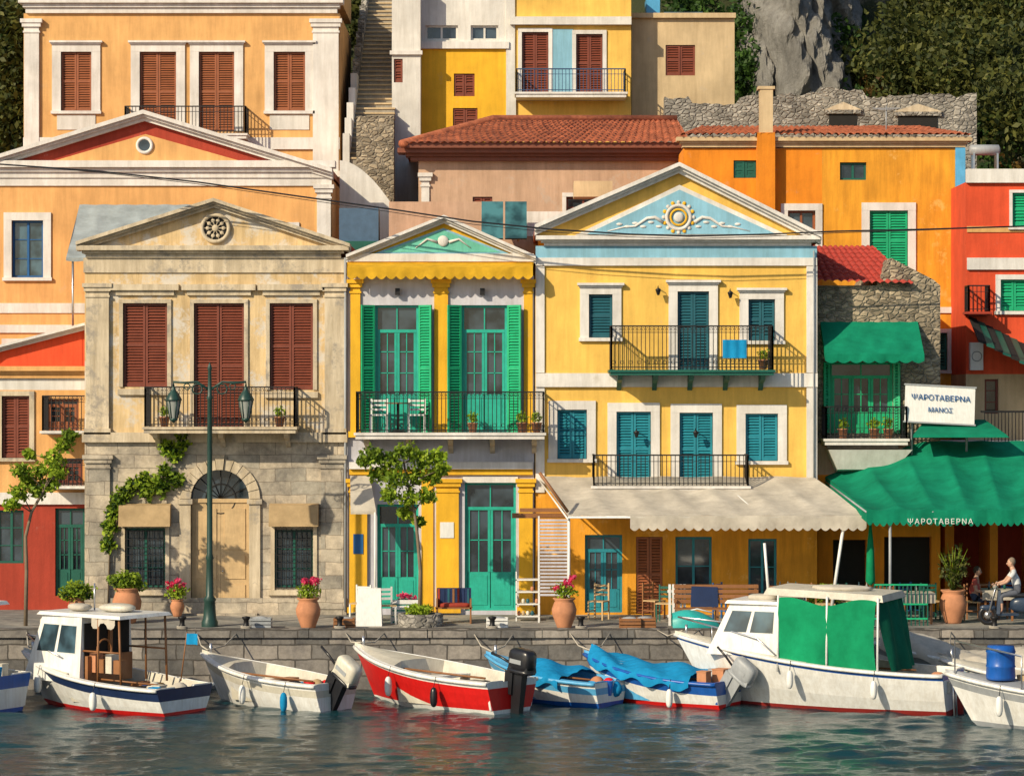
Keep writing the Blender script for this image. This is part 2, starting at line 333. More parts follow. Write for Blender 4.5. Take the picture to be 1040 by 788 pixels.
    def pediment(s,L,A,Rr,tm,cm,th=8,dep=6,pr=.3,roof=None,inner=None,zb=None):
        l=(s.x(L[0]),s.z(L[1]));a=(s.x(A[0]),s.z(A[1]));r=(s.x(Rr[0]),s.z(Rr[1]));t=th*S(s.Y);Y=s.Y
        zb=min(l[1],r[1])-t if zb is None else s.z(zb)
        s.p('walls').prism([(l[0]+.12,zb),(r[0]-.12,zb),(r[0]-.12,r[1]-t*.6),(a[0],a[1]-t*.9),(l[0]+.12,l[1]-t*.6)],Y+.01,Y+dep,tm)
        for q in (l,r):
            for i,(o0,o1,pp) in enumerate(((0,.45,pr),(.45,.75,pr*.7),(.75,1.15,pr*.4))):
                s.p('cornices').prism([(q[0],q[1]-t*o0),(a[0],a[1]-t*o0),(a[0],a[1]-t*o1),(q[0],q[1]-t*o1)],Y-pp,Y+.3,cm)
            s.p('roof').prism([(q[0],q[1]-.03),(a[0],a[1]-.03),(a[0],a[1]-.2),(q[0],q[1]-.2)],Y+.3,Y+dep,roof or tile)
        if inner:
            c=((l[0]+r[0]+a[0])/3,(zb*2+a[1])/3+.02); f=inner[1]
            pts=[(c[0]+(q[0]-c[0])*f,c[1]+(q[1]-c[1])*f) for q in ((l[0],zb),(r[0],zb),(a[0],a[1]-t))]
            s.p('tympanum').prism(pts,Y-.02,Y+.05,inner[0])
            if len(inner)>2:
                f2=f*.86; pt2=[(c[0]+(q[0]-c[0])*f2,c[1]+(q[1]-c[1])*f2) for q in ((l[0],zb),(r[0],zb),(a[0],a[1]-t))]
                s.p('tympanum').prism(pt2,Y-.035,Y+.05,inner[2])
    def pil(s,l,r,t,b,m,pr=.1,cap=None):
        s.b(l,r,t,b,pr,m,'pilasters'); cm=cap or m
        s.b(l-2,r+2,b-6,b,pr+.04,cm,'pilasters'); s.b(l-2,r+2,t,t+4,pr+.06,cm,'pilasters'); s.b(l-3.5,r+3.5,t-4,t-.05,pr+.10,cm,'pilasters'); s.b(l-1,r+1,t+8,t+10,pr+.03,cm,'pilasters')
    def balcony(s,l,r,t,sl,sb,d=.95,m=None,sm=None,brk=0,bm=None,rings=True,railm=None):
        Y=s.Y-d; x0,x1=PX(l,Y),PX(r,Y); zr=PZ(t,Y);z1=PZ(sl,Y);z0=PZ(sb,Y); im=railm or iron
        s.p('balcony_slab').box(x0,x1,Y,s.Y,z0,z1,sm or trimw); s.p('balcony_slab').box(x0-.04,x1+.04,Y-.04,s.Y-.001,z1-.05,z1+.012,sm or trimw)
        for i in range(brk):
            bx=x0+.25+(x1-x0-.5)*i/max(1,brk-1); q=s.p('brackets')
            P=[(s.Y-.001,z0),(s.Y-d*.85,z0),(s.Y-d*.7,z0-.12),(s.Y-d*.25,z0-.2),(s.Y-.001,z0-.38)]
            n=len(P); q.add([(bx-.06,a,b) for a,b in P]+[(bx+.06,a,b) for a,b in P],[tuple(range(n)),tuple(range(2*n-1,n-1,-1))]+[(i_,i_+n,(i_+1)%n+n,(i_+1)%n) for i_ in range(n)],bm or sm or trimw)
        rl=s.p('railing'); z1+=.02
        segs=[((x0+.03,Y+.03),(x1-.03,Y+.03)),((x0+.03,Y+.03),(x0+.03,s.Y)),((x1-.03,Y+.03),(x1-.03,s.Y))]
        for (a,b_),(c,d_) in segs:
            Ln=math.hypot(c-a,d_-b_); n=max(3,int(Ln/.105))
            for zz,th in ((zr,.022),(z1+.06,.014),(zr-.16,.010)):
                rl.box(min(a,c)-(.0 if a!=c else th),max(a,c)+(0 if a!=c else th),min(b_,d_)-(0 if b_!=d_ else th),max(b_,d_)+(0 if b_!=d_ else th),zz-th,zz+th*.6,im)
            for i in range(n+1):
                X=a+(c-a)*i/n; Q=b_+(d_-b_)*i/n; w=.02 if i in(0,n) else .0095
                rl.box(X-w,X+w,Q-w,Q+w,z1,zr-.001,im)
                if rings and b_==d_ and i<n:
                    X2=X+(c-a)/n*.5; rl.torus((X2,Q,zr-.08),.034,.006,im,n=8,k2=4)
                    if i%2==0: rl.torus((X2,Q,z1+.18),.045,.006,im,n=8,k2=4)
def tiles(p,e0,e1,r0,r1,m,pitch=.2):
    e0,e1,r0,r1=map(Vector,(e0,e1,r0,r1)); w=(e1-e0).length; sl=((r0+r1)/2-(e0+e1)/2).length; nu=int(w/pitch)*6; rows=max(3,int(sl/.33))
    nrm=(e1-e0).cross(r0-e0).normalized()
    if nrm.z<0: nrm=-nrm
    P=[]
    for i in range(nu+1):
        u=i/nu; row=[]; h=abs(math.sin(u*w/pitch*math.pi))**.7*.07
        for j in range(rows):
            jit=R.uniform(-.008,.008)
            for vv,off in ((j/rows,.035),((j+1)/rows-.001,0)):
                row.append(tuple(e0.lerp(e1,u).lerp(r0.lerp(r1,u),vv)+nrm*(h+off+jit)))
        P.append(row)
    p.grid(P,m,False)
def awning(p,x0,x1,y0,z0,y1,z1,m,val=.22,sc_=.28,sag=.05,nx=60,ribs=6,side=True):
    P=[]
    for i in range(nx+1):
        u=i/nx; row=[]
        for j in range(11):
            v=j/10; z=z0+(z1-z0)*v-sag*math.sin(math.pi*v)*(.4+.6*abs(math.sin(u*ribs*math.pi)))+.008*math.sin(u*40+v*9)
            row.append((x0+(x1-x0)*u,y0+(y1-y0)*v,z))
        P.append(row)
    p.grid(P,m)
    n=int((x1-x0)/sc_)*6; Q=[]
    for i in range(n+1):
        u=i/n; ph=(u*n/6)%1; d=val*(.72+.28*math.sin(math.pi*ph)); X=x0+(x1-x0)*u; wv=.025*math.sin(u*(x1-x0)*5)+.012*math.sin(u*(x1-x0)*17)
        Q.append([(X,y1-.004,z1+.01),(X,y1-.012+wv*.5,z1-d*.5),(X,y1-.01+wv,z1-d)])
    p.grid(Q,m)
    if side:
        for X in (x0,x1): p.add([(X,y0,z0),(X,y1,z1),(X,y1,z1-val*.8),(X,y0,z0-val*.8)],[(0,1,2,3)],m)
# ================================================================= TERRAIN, QUAY, WATER
def fbm(x,y):
    return (np.sin(x*.31+1.3)*np.cos(y*.27)+.5*np.sin(x*.83+y*.6)+.3*np.sin(x*1.9-y*1.4+2)+.18*np.cos(x*3.7+y*3.1))
def hgt(x,y):
    t=np.clip(y-6,0,None); return t*.72+np.clip((y-18)/10,0,1)*fbm(x,y)*.9
def gridmesh(name,xs,ys,zf,m):
    X,Y=np.meshgrid(xs,ys,indexing='ij'); Z=zf(X,Y); nx,ny=X.shape; V=np.stack([X,Y,Z],-1).reshape(-1,3)
    i,j=np.meshgrid(np.arange(nx-1),np.arange(ny-1),indexing='ij'); a=(i*ny+j).ravel(); Fc=np.stack([a,a+ny,a+ny+1,a+1],1)
    me=bpy.data.meshes.new(name); me.vertices.add(len(V)); me.vertices.foreach_set('co',V.ravel()); me.loops.add(Fc.size); me.loops.foreach_set('vertex_index',Fc.ravel())
    me.polygons.add(len(Fc)); me.polygons.foreach_set('loop_start',np.arange(len(Fc))*4); me.polygons.foreach_set('loop_total',np.full(len(Fc),4)); me.polygons.foreach_set('use_smooth',np.ones(len(Fc),bool))
    me.update(); me.validate(); me.materials.append(m); o=bpy.data.objects.new(name,me); col.objects.link(o); return o
gridmesh('ground',np.concatenate([np.linspace(-300,-32,20),np.linspace(-31,31,120),np.linspace(32,300,20)]),np.concatenate([np.linspace(-4.4,18,24),np.linspace(18.4,60,90),np.linspace(64,260,20)]),lambda x,y:hgt(x,y)-.01,hillm)
q=Part(); q.add([(-40,-4.4,.0),(40,-4.4,.0),(40,5.5,.0),(-40,5.5,.0)],[(0,1,2,3)],pavem); single('quay_pavement',q)
q=Part(); q.box(-40,40,-4.72,-4.4,-4,-.16,quayst)
x=-30.0
while x<30:
    w=R.uniform(.9,1.6); q.box(x,x+w-.015,-4.78-R.uniform(0,.03),-4.38,-.16,.03+R.uniform(0,.012),quayst); x+=w
single('quay_wall',q)
def wav(X,Y):
    rs=np.random.RandomState(3); Z=np.zeros_like(X)
    for i in range(54):
        lam=rs.uniform(.26,1.3) if i<44 else rs.uniform(1.5,4); th=rs.normal(math.pi/2,.55); kk=2*math.pi/lam; a=(.034 if i<44 else .016)/kk
        Z+=a*np.sin(kk*(X*math.cos(th)+Y*math.sin(th))+rs.uniform(0,6.28))
    patch=.75+.35*np.sin(X*.35+np.sin(Y*.5))*np.cos(Y*.42+X*.1)
    return -1.4+Z*patch
gridmesh('water',np.concatenate([np.linspace(-300,-18,16),np.linspace(-17,17,420),np.linspace(18,300,16)]),np.concatenate([np.linspace(-300,-31,16),np.linspace(-30,-4.6,400)]),wav,water)
# ================================================================= HOUSE A (upper left villa)
A=Bld('peach_villa',14,180)
for l,r,b in ((62,93,113),(142,179,134),(202,238,134),(278,310,113)):
    A.win(l,r,53,b,'louv',brown2,sur=9,cor=1,sill=b<120)
    if b<120: A.b(l-4,r+4,b+4,132,.03,white,'aprons')
A.wall(24,345,14,330,peach,zb=5)
A.cornice(30,339,-2,14,.3,trimw); A.b(24,345,-30,-2,.0,peach,'walls',6)
A.pil(25,40,24,180,trimw); A.pil(318,344,24,180,trimw); A.b(24,345,140,152,.08,trimw,'stringcourse')
A.balcony(126,250,108,136,141,.8,rings=False); A.done()
# ================================================================= HOUSE B
B=Bld('red_pediment_house',7,150)
B.win(12,44,224,282,'glass',blue,sur=8,gl=glassb,n=2,rows=3); B.win(272,298,232,300,'glass',brown,sur=6)
B.win(8,60,350,400,'panel',blue,sur=6)
B.wall(-30,337,182,700,peach2,zb=0,dep=6.5); B.cornice(-30,330,164,181,.3,trimw); B.b(-30,337,181,189,.06,trimw)
B.pil(322,336,192,420,trimw,.06); B.b(-30,337,330,338,.06,trimw); B.b(-30,337,308,318,.04,trimw)
B.pediment((-38,170),(147,113),(338,172),dkred,trimw,9,6.5,.4,inner=(peach,.55),zb=176)
ox,oz=B.x(147),B.z(148); B.p('oculus').torus((ox,B.Y-.05,oz),.2,.045,trimw)
B.p('oculus').prism([(ox+.18*math.cos(t*.5236),oz+.18*math.sin(t*.5236)) for t in range(12)],B.Y-.06,B.Y,glass)
B.done()
g=G('rooftop_awning',(PX(130,4),4,0)); awning(g.p('canvas'),PX(72,4),PX(205,4),5.5,PZ(208,5.5),3.2,PZ(262,3.2),canvas('pale_canvas',(.45,.53,.56)),.1,.5)
for xx in (74,200): g.p('poles').tube([(PX(xx,3.3),3.3,7),(PX(xx,3.3),3.3,PZ(262,3.2))],.03,steel)
g.done()
# ================================================================= HOUSE C
C=Bld('red_gable_house',1.6,20)
C.win(-30,-6,402,465,'louv',brown,sur=0); C.win(2,30,402,465,'louv',brown,sur=5,sm=oldtrim); C.win(46,80,405,438,'door',brown2); C.win(50,84,466,497,'door',brown)
C.win(-28,24,518,572,'glass',dkgreen,n=4,rows=3); C.win(56,86,516,605,'door',dkgreen)
C.wall(-60,90,512,625,dkred,zb=0); C.wall(-60,90,396,512,peach2); C.cornice(-60,86,372,384,.25,peach,'cornices'); C.wall(-60,90,384,396,white)
C.b(-60,88,500,512,.08,trimw); C.pediment((-60,395),(-5,352),(88,328),redp,trimw,6,6,.3)
C.p('walls').prism([(C.x(-60),C.z(374)),(C.x(90),C.z(374)),(C.x(90),C.z(330))],C.Y+.02,C.Y+6,redp)
C.balcony(42,88,402,438,441,.8); C.balcony(50,88,466,494,497,.8); C.done()
# ================================================================= HOUSE D
D=Bld('stone_base_house',0,218)
for l,r,b in ((125,170,393),(197,248,436),(274,318,396)):
    D.win(l,r,308,b,'louv',brown,sur=4,sm=oldtrim,sill=False); D.b(l-12,r+12,289,295,.16,oldtrim,'lintels'); D.b(l-7,r+7,295,300,.08,oldtrim,'lintels')
    if b<430: D.b(l-5,r+5,b+2,b+8,.09,oldtrim,'lintels')
D.win(127,168,536,597,'glass',dkgreen,sur=0,n=2,rows=3); D.win(279,318,538,597,'glass',dkgreen,n=2,rows=3)
D.ops.append((D.x(193),D.x(254),D.z(628),D.z(476)))
D.wall(86,352,277,441,cream); D.wall(86,352,441,626,stoneA,zb=0)
D.cornice(92,342,250,262,.32,oldtrim); D.b(85,352.5,262,277,.05,oldtrim,'frieze')
D.pil(88,111,292,441,oldtrim,.1); D.pil(330,350,292,441,oldtrim,.1)
D.pil(88,112,466,618,stoneA,.08); D.pil(326,349,466,618,stoneA,.08)
D.b(84,353,439,449,.14,oldtrim,'stringcourse'); D.b(85,352,607,624,.09,stoneA,'plinth')
D.pediment((79,246),(218,202),(356,248),cream,oldtrim,8,6,.36,zb=252)
cx,cz=D.x(219),D.z(232); ro=D.p('rosette'); ro.torus((cx,-.05,cz),.34,.05,oldtrim,n=28); ro.prism([(cx+.33*math.cos(t*.3927),cz+.33*math.sin(t*.3927)) for t in range(16)],-.03,.05,dark)
for i in range(10):
    a=i*math.pi/5; ro.blob((cx+.2*math.cos(a),-.05,cz+.2*math.sin(a)),(.05,.02,.05),oldtrim,1,6,8); ro.tube([(cx,-.05,cz),(cx+.33*math.cos(a),-.05,cz+.33*math.sin(a))],.012,oldtrim,5)
ro.blob((cx,-.06,cz),(.09,.04,.09),oldtrim,1,6,10)
xl,xr=D.x(193),D.x(254); xc=(xl+xr)/2; rad=(xr-xl)/2; zsp=D.z(476)-rad; dp=D.p('arched_door')
pts=[(xc+rad*math.cos(math.pi*i/16),zsp+rad*math.sin(math.pi*i/16)) for i in range(17)]
dp.prism([(xr,D.z(476))]+pts[:9],-.003,.3,stoneA); dp.prism([(xl,D.z(476))]+pts[8:][::-1],-.003,.3,stoneA)
for i in range(13):
    a0=math.pi*i/13+.01;a1=math.pi*(i+1)/13-.01; r0,r1=rad-.02,rad+.26+(.1 if i==6 else 0)
    dp.prism([(xc+r0*math.cos(a0),zsp+r0*math.sin(a0)),(xc+r1*math.cos(a0),zsp+r1*math.sin(a0)),(xc+r1*math.cos(a1),zsp+r1*math.sin(a1)),(xc+r0*math.cos(a1),zsp+r0*math.sin(a1))],-.07-(.05 if i==6 else 0),.1,oldtrim)
for sx in (xl-.26,xr-.02): dp.box(sx,sx+.28,-.07,.1,0,zsp-.13,oldtrim); dp.box(sx-.05,sx+.33,-.12,.1,zsp-.128,zsp-.004,oldtrim)
dp.prism(pts,.17,.19,glass); dp.torus((xc,.14,zsp),rad*.5,.015,iron,n=24)
for i in range(1,8): a=math.pi*i/8; dp.tube([(xc,.14,zsp),(xc+rad*math.cos(a),.14,zsp+rad*math.sin(a))],.012,iron,5)
dp.box(xl,xr,.1,.18,zsp-.1,zsp,tan)
for i in range(2):
    a=xl+.03+i*(rad-.03); b=a+rad-.035; dp.box(a,b,.14,.2,.05,zsp-.1,tan)
    for z0_,z1_ in ((.15,.75),(.9,1.5),(1.65,zsp-.25)): dp.box(a+.1,b-.1,.115,.14,z0_,z1_,tan)
dp.blob((xc+.06,.09,1.1),(.025,.03,.025),steel,1,6,8)
D.b(186,262,622,630,.35,stoneA,'doorstep')
for l,r in ((127,168),(279,318)):
    for i in range(8): X=D.x(l+2+(r-l-4)*i/7); D.p('grilles').box(X-.01,X+.01,-.05,-.03,D.z(597),D.z(537),iron)
    for j in range(8): Z=D.z(539+57*j/7); D.p('grilles').box(D.x(l),D.x(r),-.058,-.04,Z-.008,Z+.008,iron)
    D.b(l-4,l,534,600,.05,oldtrim,'lintels'); D.b(r,r+4,534,600,.05,oldtrim,'lintels'); D.b(l-7,r+7,599,604,.1,oldtrim,'lintels')
    D.p('blinds').hexa([(D.x(l-5),-.34,D.z(534)),(D.x(r+6),-.34,D.z(534)),(D.x(r+6),-.02,D.z(533)),(D.x(l-5),-.02,D.z(533)),(D.x(l-5),-.26,D.z(513)),(D.x(r+6),-.26,D.z(513)),(D.x(r+6),-.02,D.z(511)),(D.x(l-5),-.02,D.z(511))],ctan)
D.p('drainpipe').tube([(D.x(351),-.1,D.z(262)),(D.x(351),-.1,.1)],.035,greyp,8)
D.balcony(146,300,393,434,440,.95,sm=oldtrim,brk=3,bm=oldtrim)
D.done()
q=Part(); pth=[(186,448),(178,462),(168,478),(158,490),(146,488),(136,492),(128,500),(121,508),(116,520),(112,535),(110,552),(150,500),(165,495),(180,488),(170,455)]
q.leaves([((PX(a),-.15,PZ(b)),(.24,.12,.24)) for a,b in pth],90,.07,leafA); q.leaves([((PX(a),-.13,PZ(b)),(.2,.1,.2)) for a,b in pth],80,.07,leafC)
q.tube([(PX(190),-.1,PZ(455)),(PX(160),-.1,PZ(490)),(PX(125),-.1,PZ(505)),(PX(112),-.12,PZ(560)),(PX(110),-.12,.0)],.02,bark,6); single('climbing_ivy',q)
# ================================================================= HOUSE E
E=Bld('golden_green_door_house',0,450)
E.win(381,425,310,439,'door',teal,rows=3,shut=(green,.72,35)); E.win(469,515,310,439,'door',teal,rows=3,shut=(green,.72,35))
E.win(383,425,512,618,'door',teal,rows=2); E.win(472,524,490,620,'door',teal,sur=0,rows=2)
E.wall(352.5,542.5,280,446,lav); E.wall(352.5,542.5,446,478,lav); E.wall(352.5,542.5,478,626,lav,zb=0)
E.cornice(358,537,266,278,.12,gold); E.b(353,542,258,266,.16,trimw)
for l,r in ((356,366),(441,455),(532,541)): E.pil(l,r,288,444,gold,.07)
E.b(355,541,469,476,.2,trimw,'stringcourse'); E.b(355,541,476,482,.1,gold,'stringcourse')
for l,r in ((355,373),(443,466),(527,541)): E.pil(l,r,490,622,gold,.09)
E.b(470,526,484,490,.06,trimw); E.b(428,440,486,622,.04,gold,'pilasters')
E.pediment((352,259),(451,219),(544,260),gold,trimw,7,6,.3,inner=(palebl,.72,mintp),zb=262)
E.p('tympanum').blob((E.x(450),-.06,E.z(245)),(.14,.04,.14),trimw,1,6,10)
for sx in (-1,1): E.p('tympanum').tube([(E.x(450)+sx*.15,-.05,E.z(246)),(E.x(450)+sx*.4,-.05,E.z(243)),(E.x(450)+sx*.7,-.05,E.z(252))],[.04,.03,.01],trimw,6)
awning(E.p('valance'),E.x(354),E.x(541),-.02,E.z(266),-.55,E.z(272)-.02,cyel,.3,.24,.01)
E.balcony(361,553,398,440,446,1.15,sm=trimw,brk=5,bm=oldtrim)
for a in (404,490): E.p('lanterns').box(E.x(a)-.06,E.x(a)+.06,-.2,-.08,E.z(300),E.z(293),iron)
E.b(359,369,542,562,.11,blue,'wall_sign'); E.b(447,461,530,546,.11,whiter,'wall_sign')
E.done()
for px in (386,424):
    g=G('balcony_chair',(PX(px),-.55,PZ(440)+.03)); q=g.p('frame'); X,Y_,Z=g.loc
    for dx in(-.2,.2):
        for dy in (-.2,.2): q.box(X+dx-.02,X+dx+.02,Y_+dy-.02,Y_+dy+.02,Z,Z+(.85 if dy>0 else .44),whiter)
    g.p('seat').box(X-.22,X+.22,Y_-.22,Y_+.22,Z+.42,Z+.46,whiter)
    for i in range(3): g.p('backrest').box(X-.2,X+.2,Y_+.185,Y_+.205,Z+.55+i*.11,Z+.6+i*.11,whiter)
    g.done()
g=G('balcony_table',(PX(405),-.6,PZ(440)+.03)); X,Y_,Z=g.loc; g.p('top').lathe((X,Y_,Z),[(.001,.72),(.34,.72),(.34,.75),(.001,.75)],wood); g.p('leg').tube([(X,Y_,Z),(X,Y_,Z+.72)],.025,iron); g.p('foot').lathe((X,Y_,Z),[(.22,0),(.2,.03),(.02,.05)],iron); g.done()
# ================================================================= HOUSE F
Fh=Bld('yellow_pediment_house',0,688)
Fh.win(598,622,299,343,'louv',dteal,sur=9,cor=1,n=1); Fh.win(688,720,296,376,'louv',dteal,sur=9,cor=1,sill=False); Fh.win(760,787,304,346,'louv',dteal,sur=9,cor=1,n=2)
Fh.win(566,596,416,466,'louv',blue2,sur=9); Fh.win(626,661,418,494,'louv',blue2,sur=9,sill=False); Fh.win(690,724,419,494,'louv',blue2,sur=9,sill=False); Fh.win(757,790,420,468,'louv',blue2,sur=9)
Fh.win(594,632,543,622,'door',blue2,rows=2,sur=0); Fh.win(646,673,545,623,'louv',brown2,n=2); Fh.win(686,723,545,605,'glass',blue2,n=2,rows=2); Fh.win(760,789,547,605,'glass',blue2,n=2,rows=2)
Fh.wall(543.5,830,270,380,yellow); Fh.wall(543.5,830,380,398,yellow); Fh.wall(543.5,830,398,500,yellow); Fh.wall(543.5,830,500,626,orange,zb=0)
Fh.cornice(557,819,240,250,.32,trimw); Fh.b(544,829.5,250,262,.05,palebl,'frieze'); Fh.b(544,829.5,262,270,.08,trimw,'frieze')
Fh.b(544,830,379,393,.1,trimw,'stringcourse'); Fh.b(544,553,270.5,378.5,.05,trimw,'pilasters'); Fh.b(819,829.7,270.5,378.5,.07,trimw,'pilasters'); Fh.b(819,829.7,393.5,500,.07,trimw,'pilasters'); Fh.b(544,553,393.5,500,.05,trimw,'pilasters')
Fh.pediment((543,229),(689,166),(833,238),yellow,trimw,9,6,.4,zb=241)
p=Fh.p('tympanum'); X=Fh.x; Z=Fh.z
p.prism([(X(584),Z(239)),(X(800),Z(239)),(X(690),Z(188))],-.04,.0,trimw); p.prism([(X(596),Z(238)),(X(788),Z(238)),(X(690),Z(193))],-.07,0,palebl)
p.torus((X(689),-.09,Z(221)),.3,.045,trimw,n=28); p.torus((X(689),-.09,Z(221)),.2,.03,gold,n=24); p.blob((X(689),-.1,Z(221)),(.13,.05,.13),trimw,1,8,12)
for i in range(16): a=i*math.pi/8; p.blob((X(689)+.38*math.cos(a),-.08,Z(221)+.38*math.sin(a)),(.05,.03,.05),gold if i%2 else trimw,1,6,8)
for sx in (-1,1):
    p.tube([(X(689)+sx*.4,-.08,Z(226)),(X(689)+sx*.6,-.08,Z(221)),(X(689)+sx*.8,-.08,Z(222)),(X(689)+sx*1.1,-.08,Z(230)),(X(689)+sx*1.4,-.08,Z(231)),(X(689)+sx*1.8,-.08,Z(235))],[.05,.045,.04,.03,.02,.01],trimw,6)
    for i in range(6): p.blob((X(689)+sx*(.5+.2*i),-.08,Z(228)+(.06-.012*i if i%2 else -.06)),(.08,.025,.035),trimw,1,6,8)
Fh.balcony(620,786,331,376,381,1.0,sm=dkgreen,brk=5,bm=dkgreen); Fh.balcony(602,761,462,494,499,.9,sm=trimw,brk=0,rings=False)
for px,py in ((668,293),(741,296),(646,437),(706,437)):
    Fh.p('wall_lamps').tube([(X(px),0,Z(py)),(X(px),-.22,Z(py)+.05),(X(px),-.24,Z(py)-.02)],.012,iron,6); Fh.p('wall_lamps').lathe((X(px),-.24,Z(py)-.18),[(.03,0),(.07,.13),(.075,.14),(.001,.2)],iron,8)
Fh.p('conduits').tube([(X(826),-.12,Z(255)),(X(826),-.12,Z(500))],.02,greyp,6)
Fh.done()
g=G('white_taverna_awning',(PX(710),-1.8,0))
P=[];nx=64
xa0,xa1=PX(548,0),PX(826,0); xb0,xb1=PX(577,-2.9),PX(880,-2.9); zt,zf=PZ(484,0),PZ(524,-2.9)
for i in range(nx+1):
    u=i/nx;row=[]
    for j in range(13):
        v=j/12; rib=abs(math.sin(u*7*math.pi)); row.append(((xa0+(xa1-xa0)*u)*(1-v)+(xb0+(xb1-xb0)*u)*v,-.06-2.84*v,zt+(zf-zt)*v-.07*math.sin(math.pi*v)*rib+.015*math.sin(u*31+v*6)))
    P.append(row)
g.p('canopy').grid(P,cwhite)
n=26*6;Q=[]
for i in range(n+1):
    u=i/n; X_=PX(640,-2.9)+(xb1-PX(640,-2.9))*u; d=.36*(.8+.2*abs(math.sin(u*26*math.pi))); wv=.03*math.sin(u*33); Q.append([(X_,-2.91,zf+.01),(X_,-2.92+wv*.5,zf-d*.5),(X_,-2.915+wv,zf-d)])
g.p('valance').grid(Q,cwhite)
g.p('frame').tube([(xb0,-2.88,zf-.03),(xb1,-2.88,zf-.03)],.03,whiter)
for u in (.0,.33,.66,1): g.p('frame').tube([(xa0+(xa1-xa0)*u,-.07,zt-.1),(xb0+(xb1-xb0)*u,-2.88,zf-.08)],.022,whiter)
g.p('frame').tube([(PX(578,-2.8),-2.8,0),(PX(578,-2.8),-2.8,zf-.03)],.028,whiter)
g.p('frame').tube([(PX(844,-2.8),-2.8,0.3),(PX(858,-2.8),-2.8,zf-.03)],.04,whiter)
g.p('frame').tube([(PX(548,-2.8),-2.8,PZ(484,-2.8)+.1),(PX(577,-2.8),-2.8,PZ(520,-2.8))],.04,wood)
g.p('frame').box(PX(528,-2),PX(575,-2),-2.05,-1.95,PZ(520,-2),PZ(516,-2),wood); g.p('frame').box(PX(520,-1.6),PX(590,-1.6),-1.65,-1.55,PZ(526,-1.6),PZ(521,-1.6),wood)
g.done()
g=G('side_awning',(PX(366),-.8,0)); g.p('canvas').hexa([(PX(356,-1.2),-1.2,PZ(522,-1.2)),(PX(382,-1.2),-1.2,PZ(522,-1.2)),(PX(376),-.15,PZ(486)),(PX(356),-.15,PZ(486)),(PX(356,-1.2),-1.2,PZ(519,-1.2)),(PX(382,-1.2),-1.2,PZ(519,-1.2)),(PX(376),-.15,PZ(483)),(PX(356),-.15,PZ(483))],cwhite); g.p('pole').tube([(PX(381,-1.2),-1.2,0),(PX(381,-1.2),-1.2,PZ(520,-1.2))],.028,whiter); g.done()
# ================================================================= HOUSE G
Gs=Bld('rubble_stone_house',1,888)
Gs.win(843,907,368,440,'door',green,n=3,rows=2,shut=(green,.22)); Gs.win(846,880,548,625,'hole'); Gs.win(898,946,545,625,'hole')
Gs.wall(830.8,955,290,450,rub); Gs.wall(830.8,955,450,482,pink); Gs.wall(830.8,955,482,625,orange2,zb=0)
Gs.p('walls').prism([(Gs.x(925),Gs.z(290)),(Gs.x(955),Gs.z(290)),(Gs.x(948),Gs.z(284)),(Gs.x(905),Gs.z(262)),(Gs.x(890),Gs.z(290))],Gs.Y+.003,Gs.Y+6,rub)
tiles(Gs.p('roof'),(Gs.x(829),Gs.Y-.25,Gs.z(288)),(Gs.x(926),Gs.Y-.25,Gs.z(291)),(Gs.x(829),Gs.Y+2.6,Gs.z(252)+.15),(Gs.x(899),Gs.Y+2.6,Gs.z(252)+.15),tile2)
Gs.b(840,912,447,455,.05,trimw)
Gs.balcony(838,922,413,446,452,.9,sm=trimw,rings=True)
awning(Gs.p('awning'),Gs.x(833),Gs.x(932),Gs.Y-.02,Gs.z(327),Gs.Y-1.15,PZ(360,Gs.Y-1.15),cgreen,.22,.3,.04,40,4)
Gs.p('balcony_base').hexa([(Gs.x(848),Gs.Y-.6,Gs.z(476)),(Gs.x(905),Gs.Y-.6,Gs.z(476)),(Gs.x(905),Gs.Y,Gs.z(480)),(Gs.x(848),Gs.Y,Gs.z(480)),(Gs.x(838),Gs.Y-.85,Gs.z(456)),(Gs.x(922),Gs.Y-.85,Gs.z(456)),(Gs.x(922),Gs.Y,Gs.z(456)),(Gs.x(838),Gs.Y,Gs.z(456))],white)
Gs.done()
# ================================================================= HOUSE H
H=Bld('tall_orange_house',6.5,835,7)
H.win(745,768,163,181,'panel',dkgreen); H.win(853,880,165,183,'glass',dkgreen,n=2,rows=1)
H.win(800,828,214,252,'glass',brown2,sur=7,n=2,rows=2); H.win(883,922,214,276,'louv',green,sur=8); H.win(941,962,338,376,'louv',dkgreen,sur=4)
H.win(900,930,320,372,'louv',green,sur=5)
H.wall(835,978,151,400,orange,zb=0); H.wall(694,835,151,400,orange2,zb=0)
H.cornice(696,977,140,150,.25,beige); H.b(970,980,150.5,400,.08,skyb,'pilasters'); H.b(837,970,312,318,.05,trimw)
tiles(H.p('roof'),(H.x(690),H.Y-.35,H.z(140)),(H.x(985),H.Y-.35,H.z(140)),(H.x(720),H.Y+3,H.z(129)+.25),(H.x(950),H.Y+3,H.z(129)+.25),tile)
H.b(768,786,136,230,.35,orange2,'chimney'); H.b(771,784,92,136,.3,beige,'chimney',0.1); H.b(769,786,89,92,.33,beige,'chimney',.13)
H.p('tv_antenna').tube([(H.x(905),H.Y+1,H.z(135)),(H.x(905),H.Y+1,H.z(104))],.02,greyp,5)
for i in range(5): H.p('tv_antenna').box(H.x(905)-.4+.06*i,H.x(905)+.4-.06*i,H.Y+.9+i*.1,H.Y+.92+i*.1,H.z(107),H.z(107)+.02,greyp)
H.done()
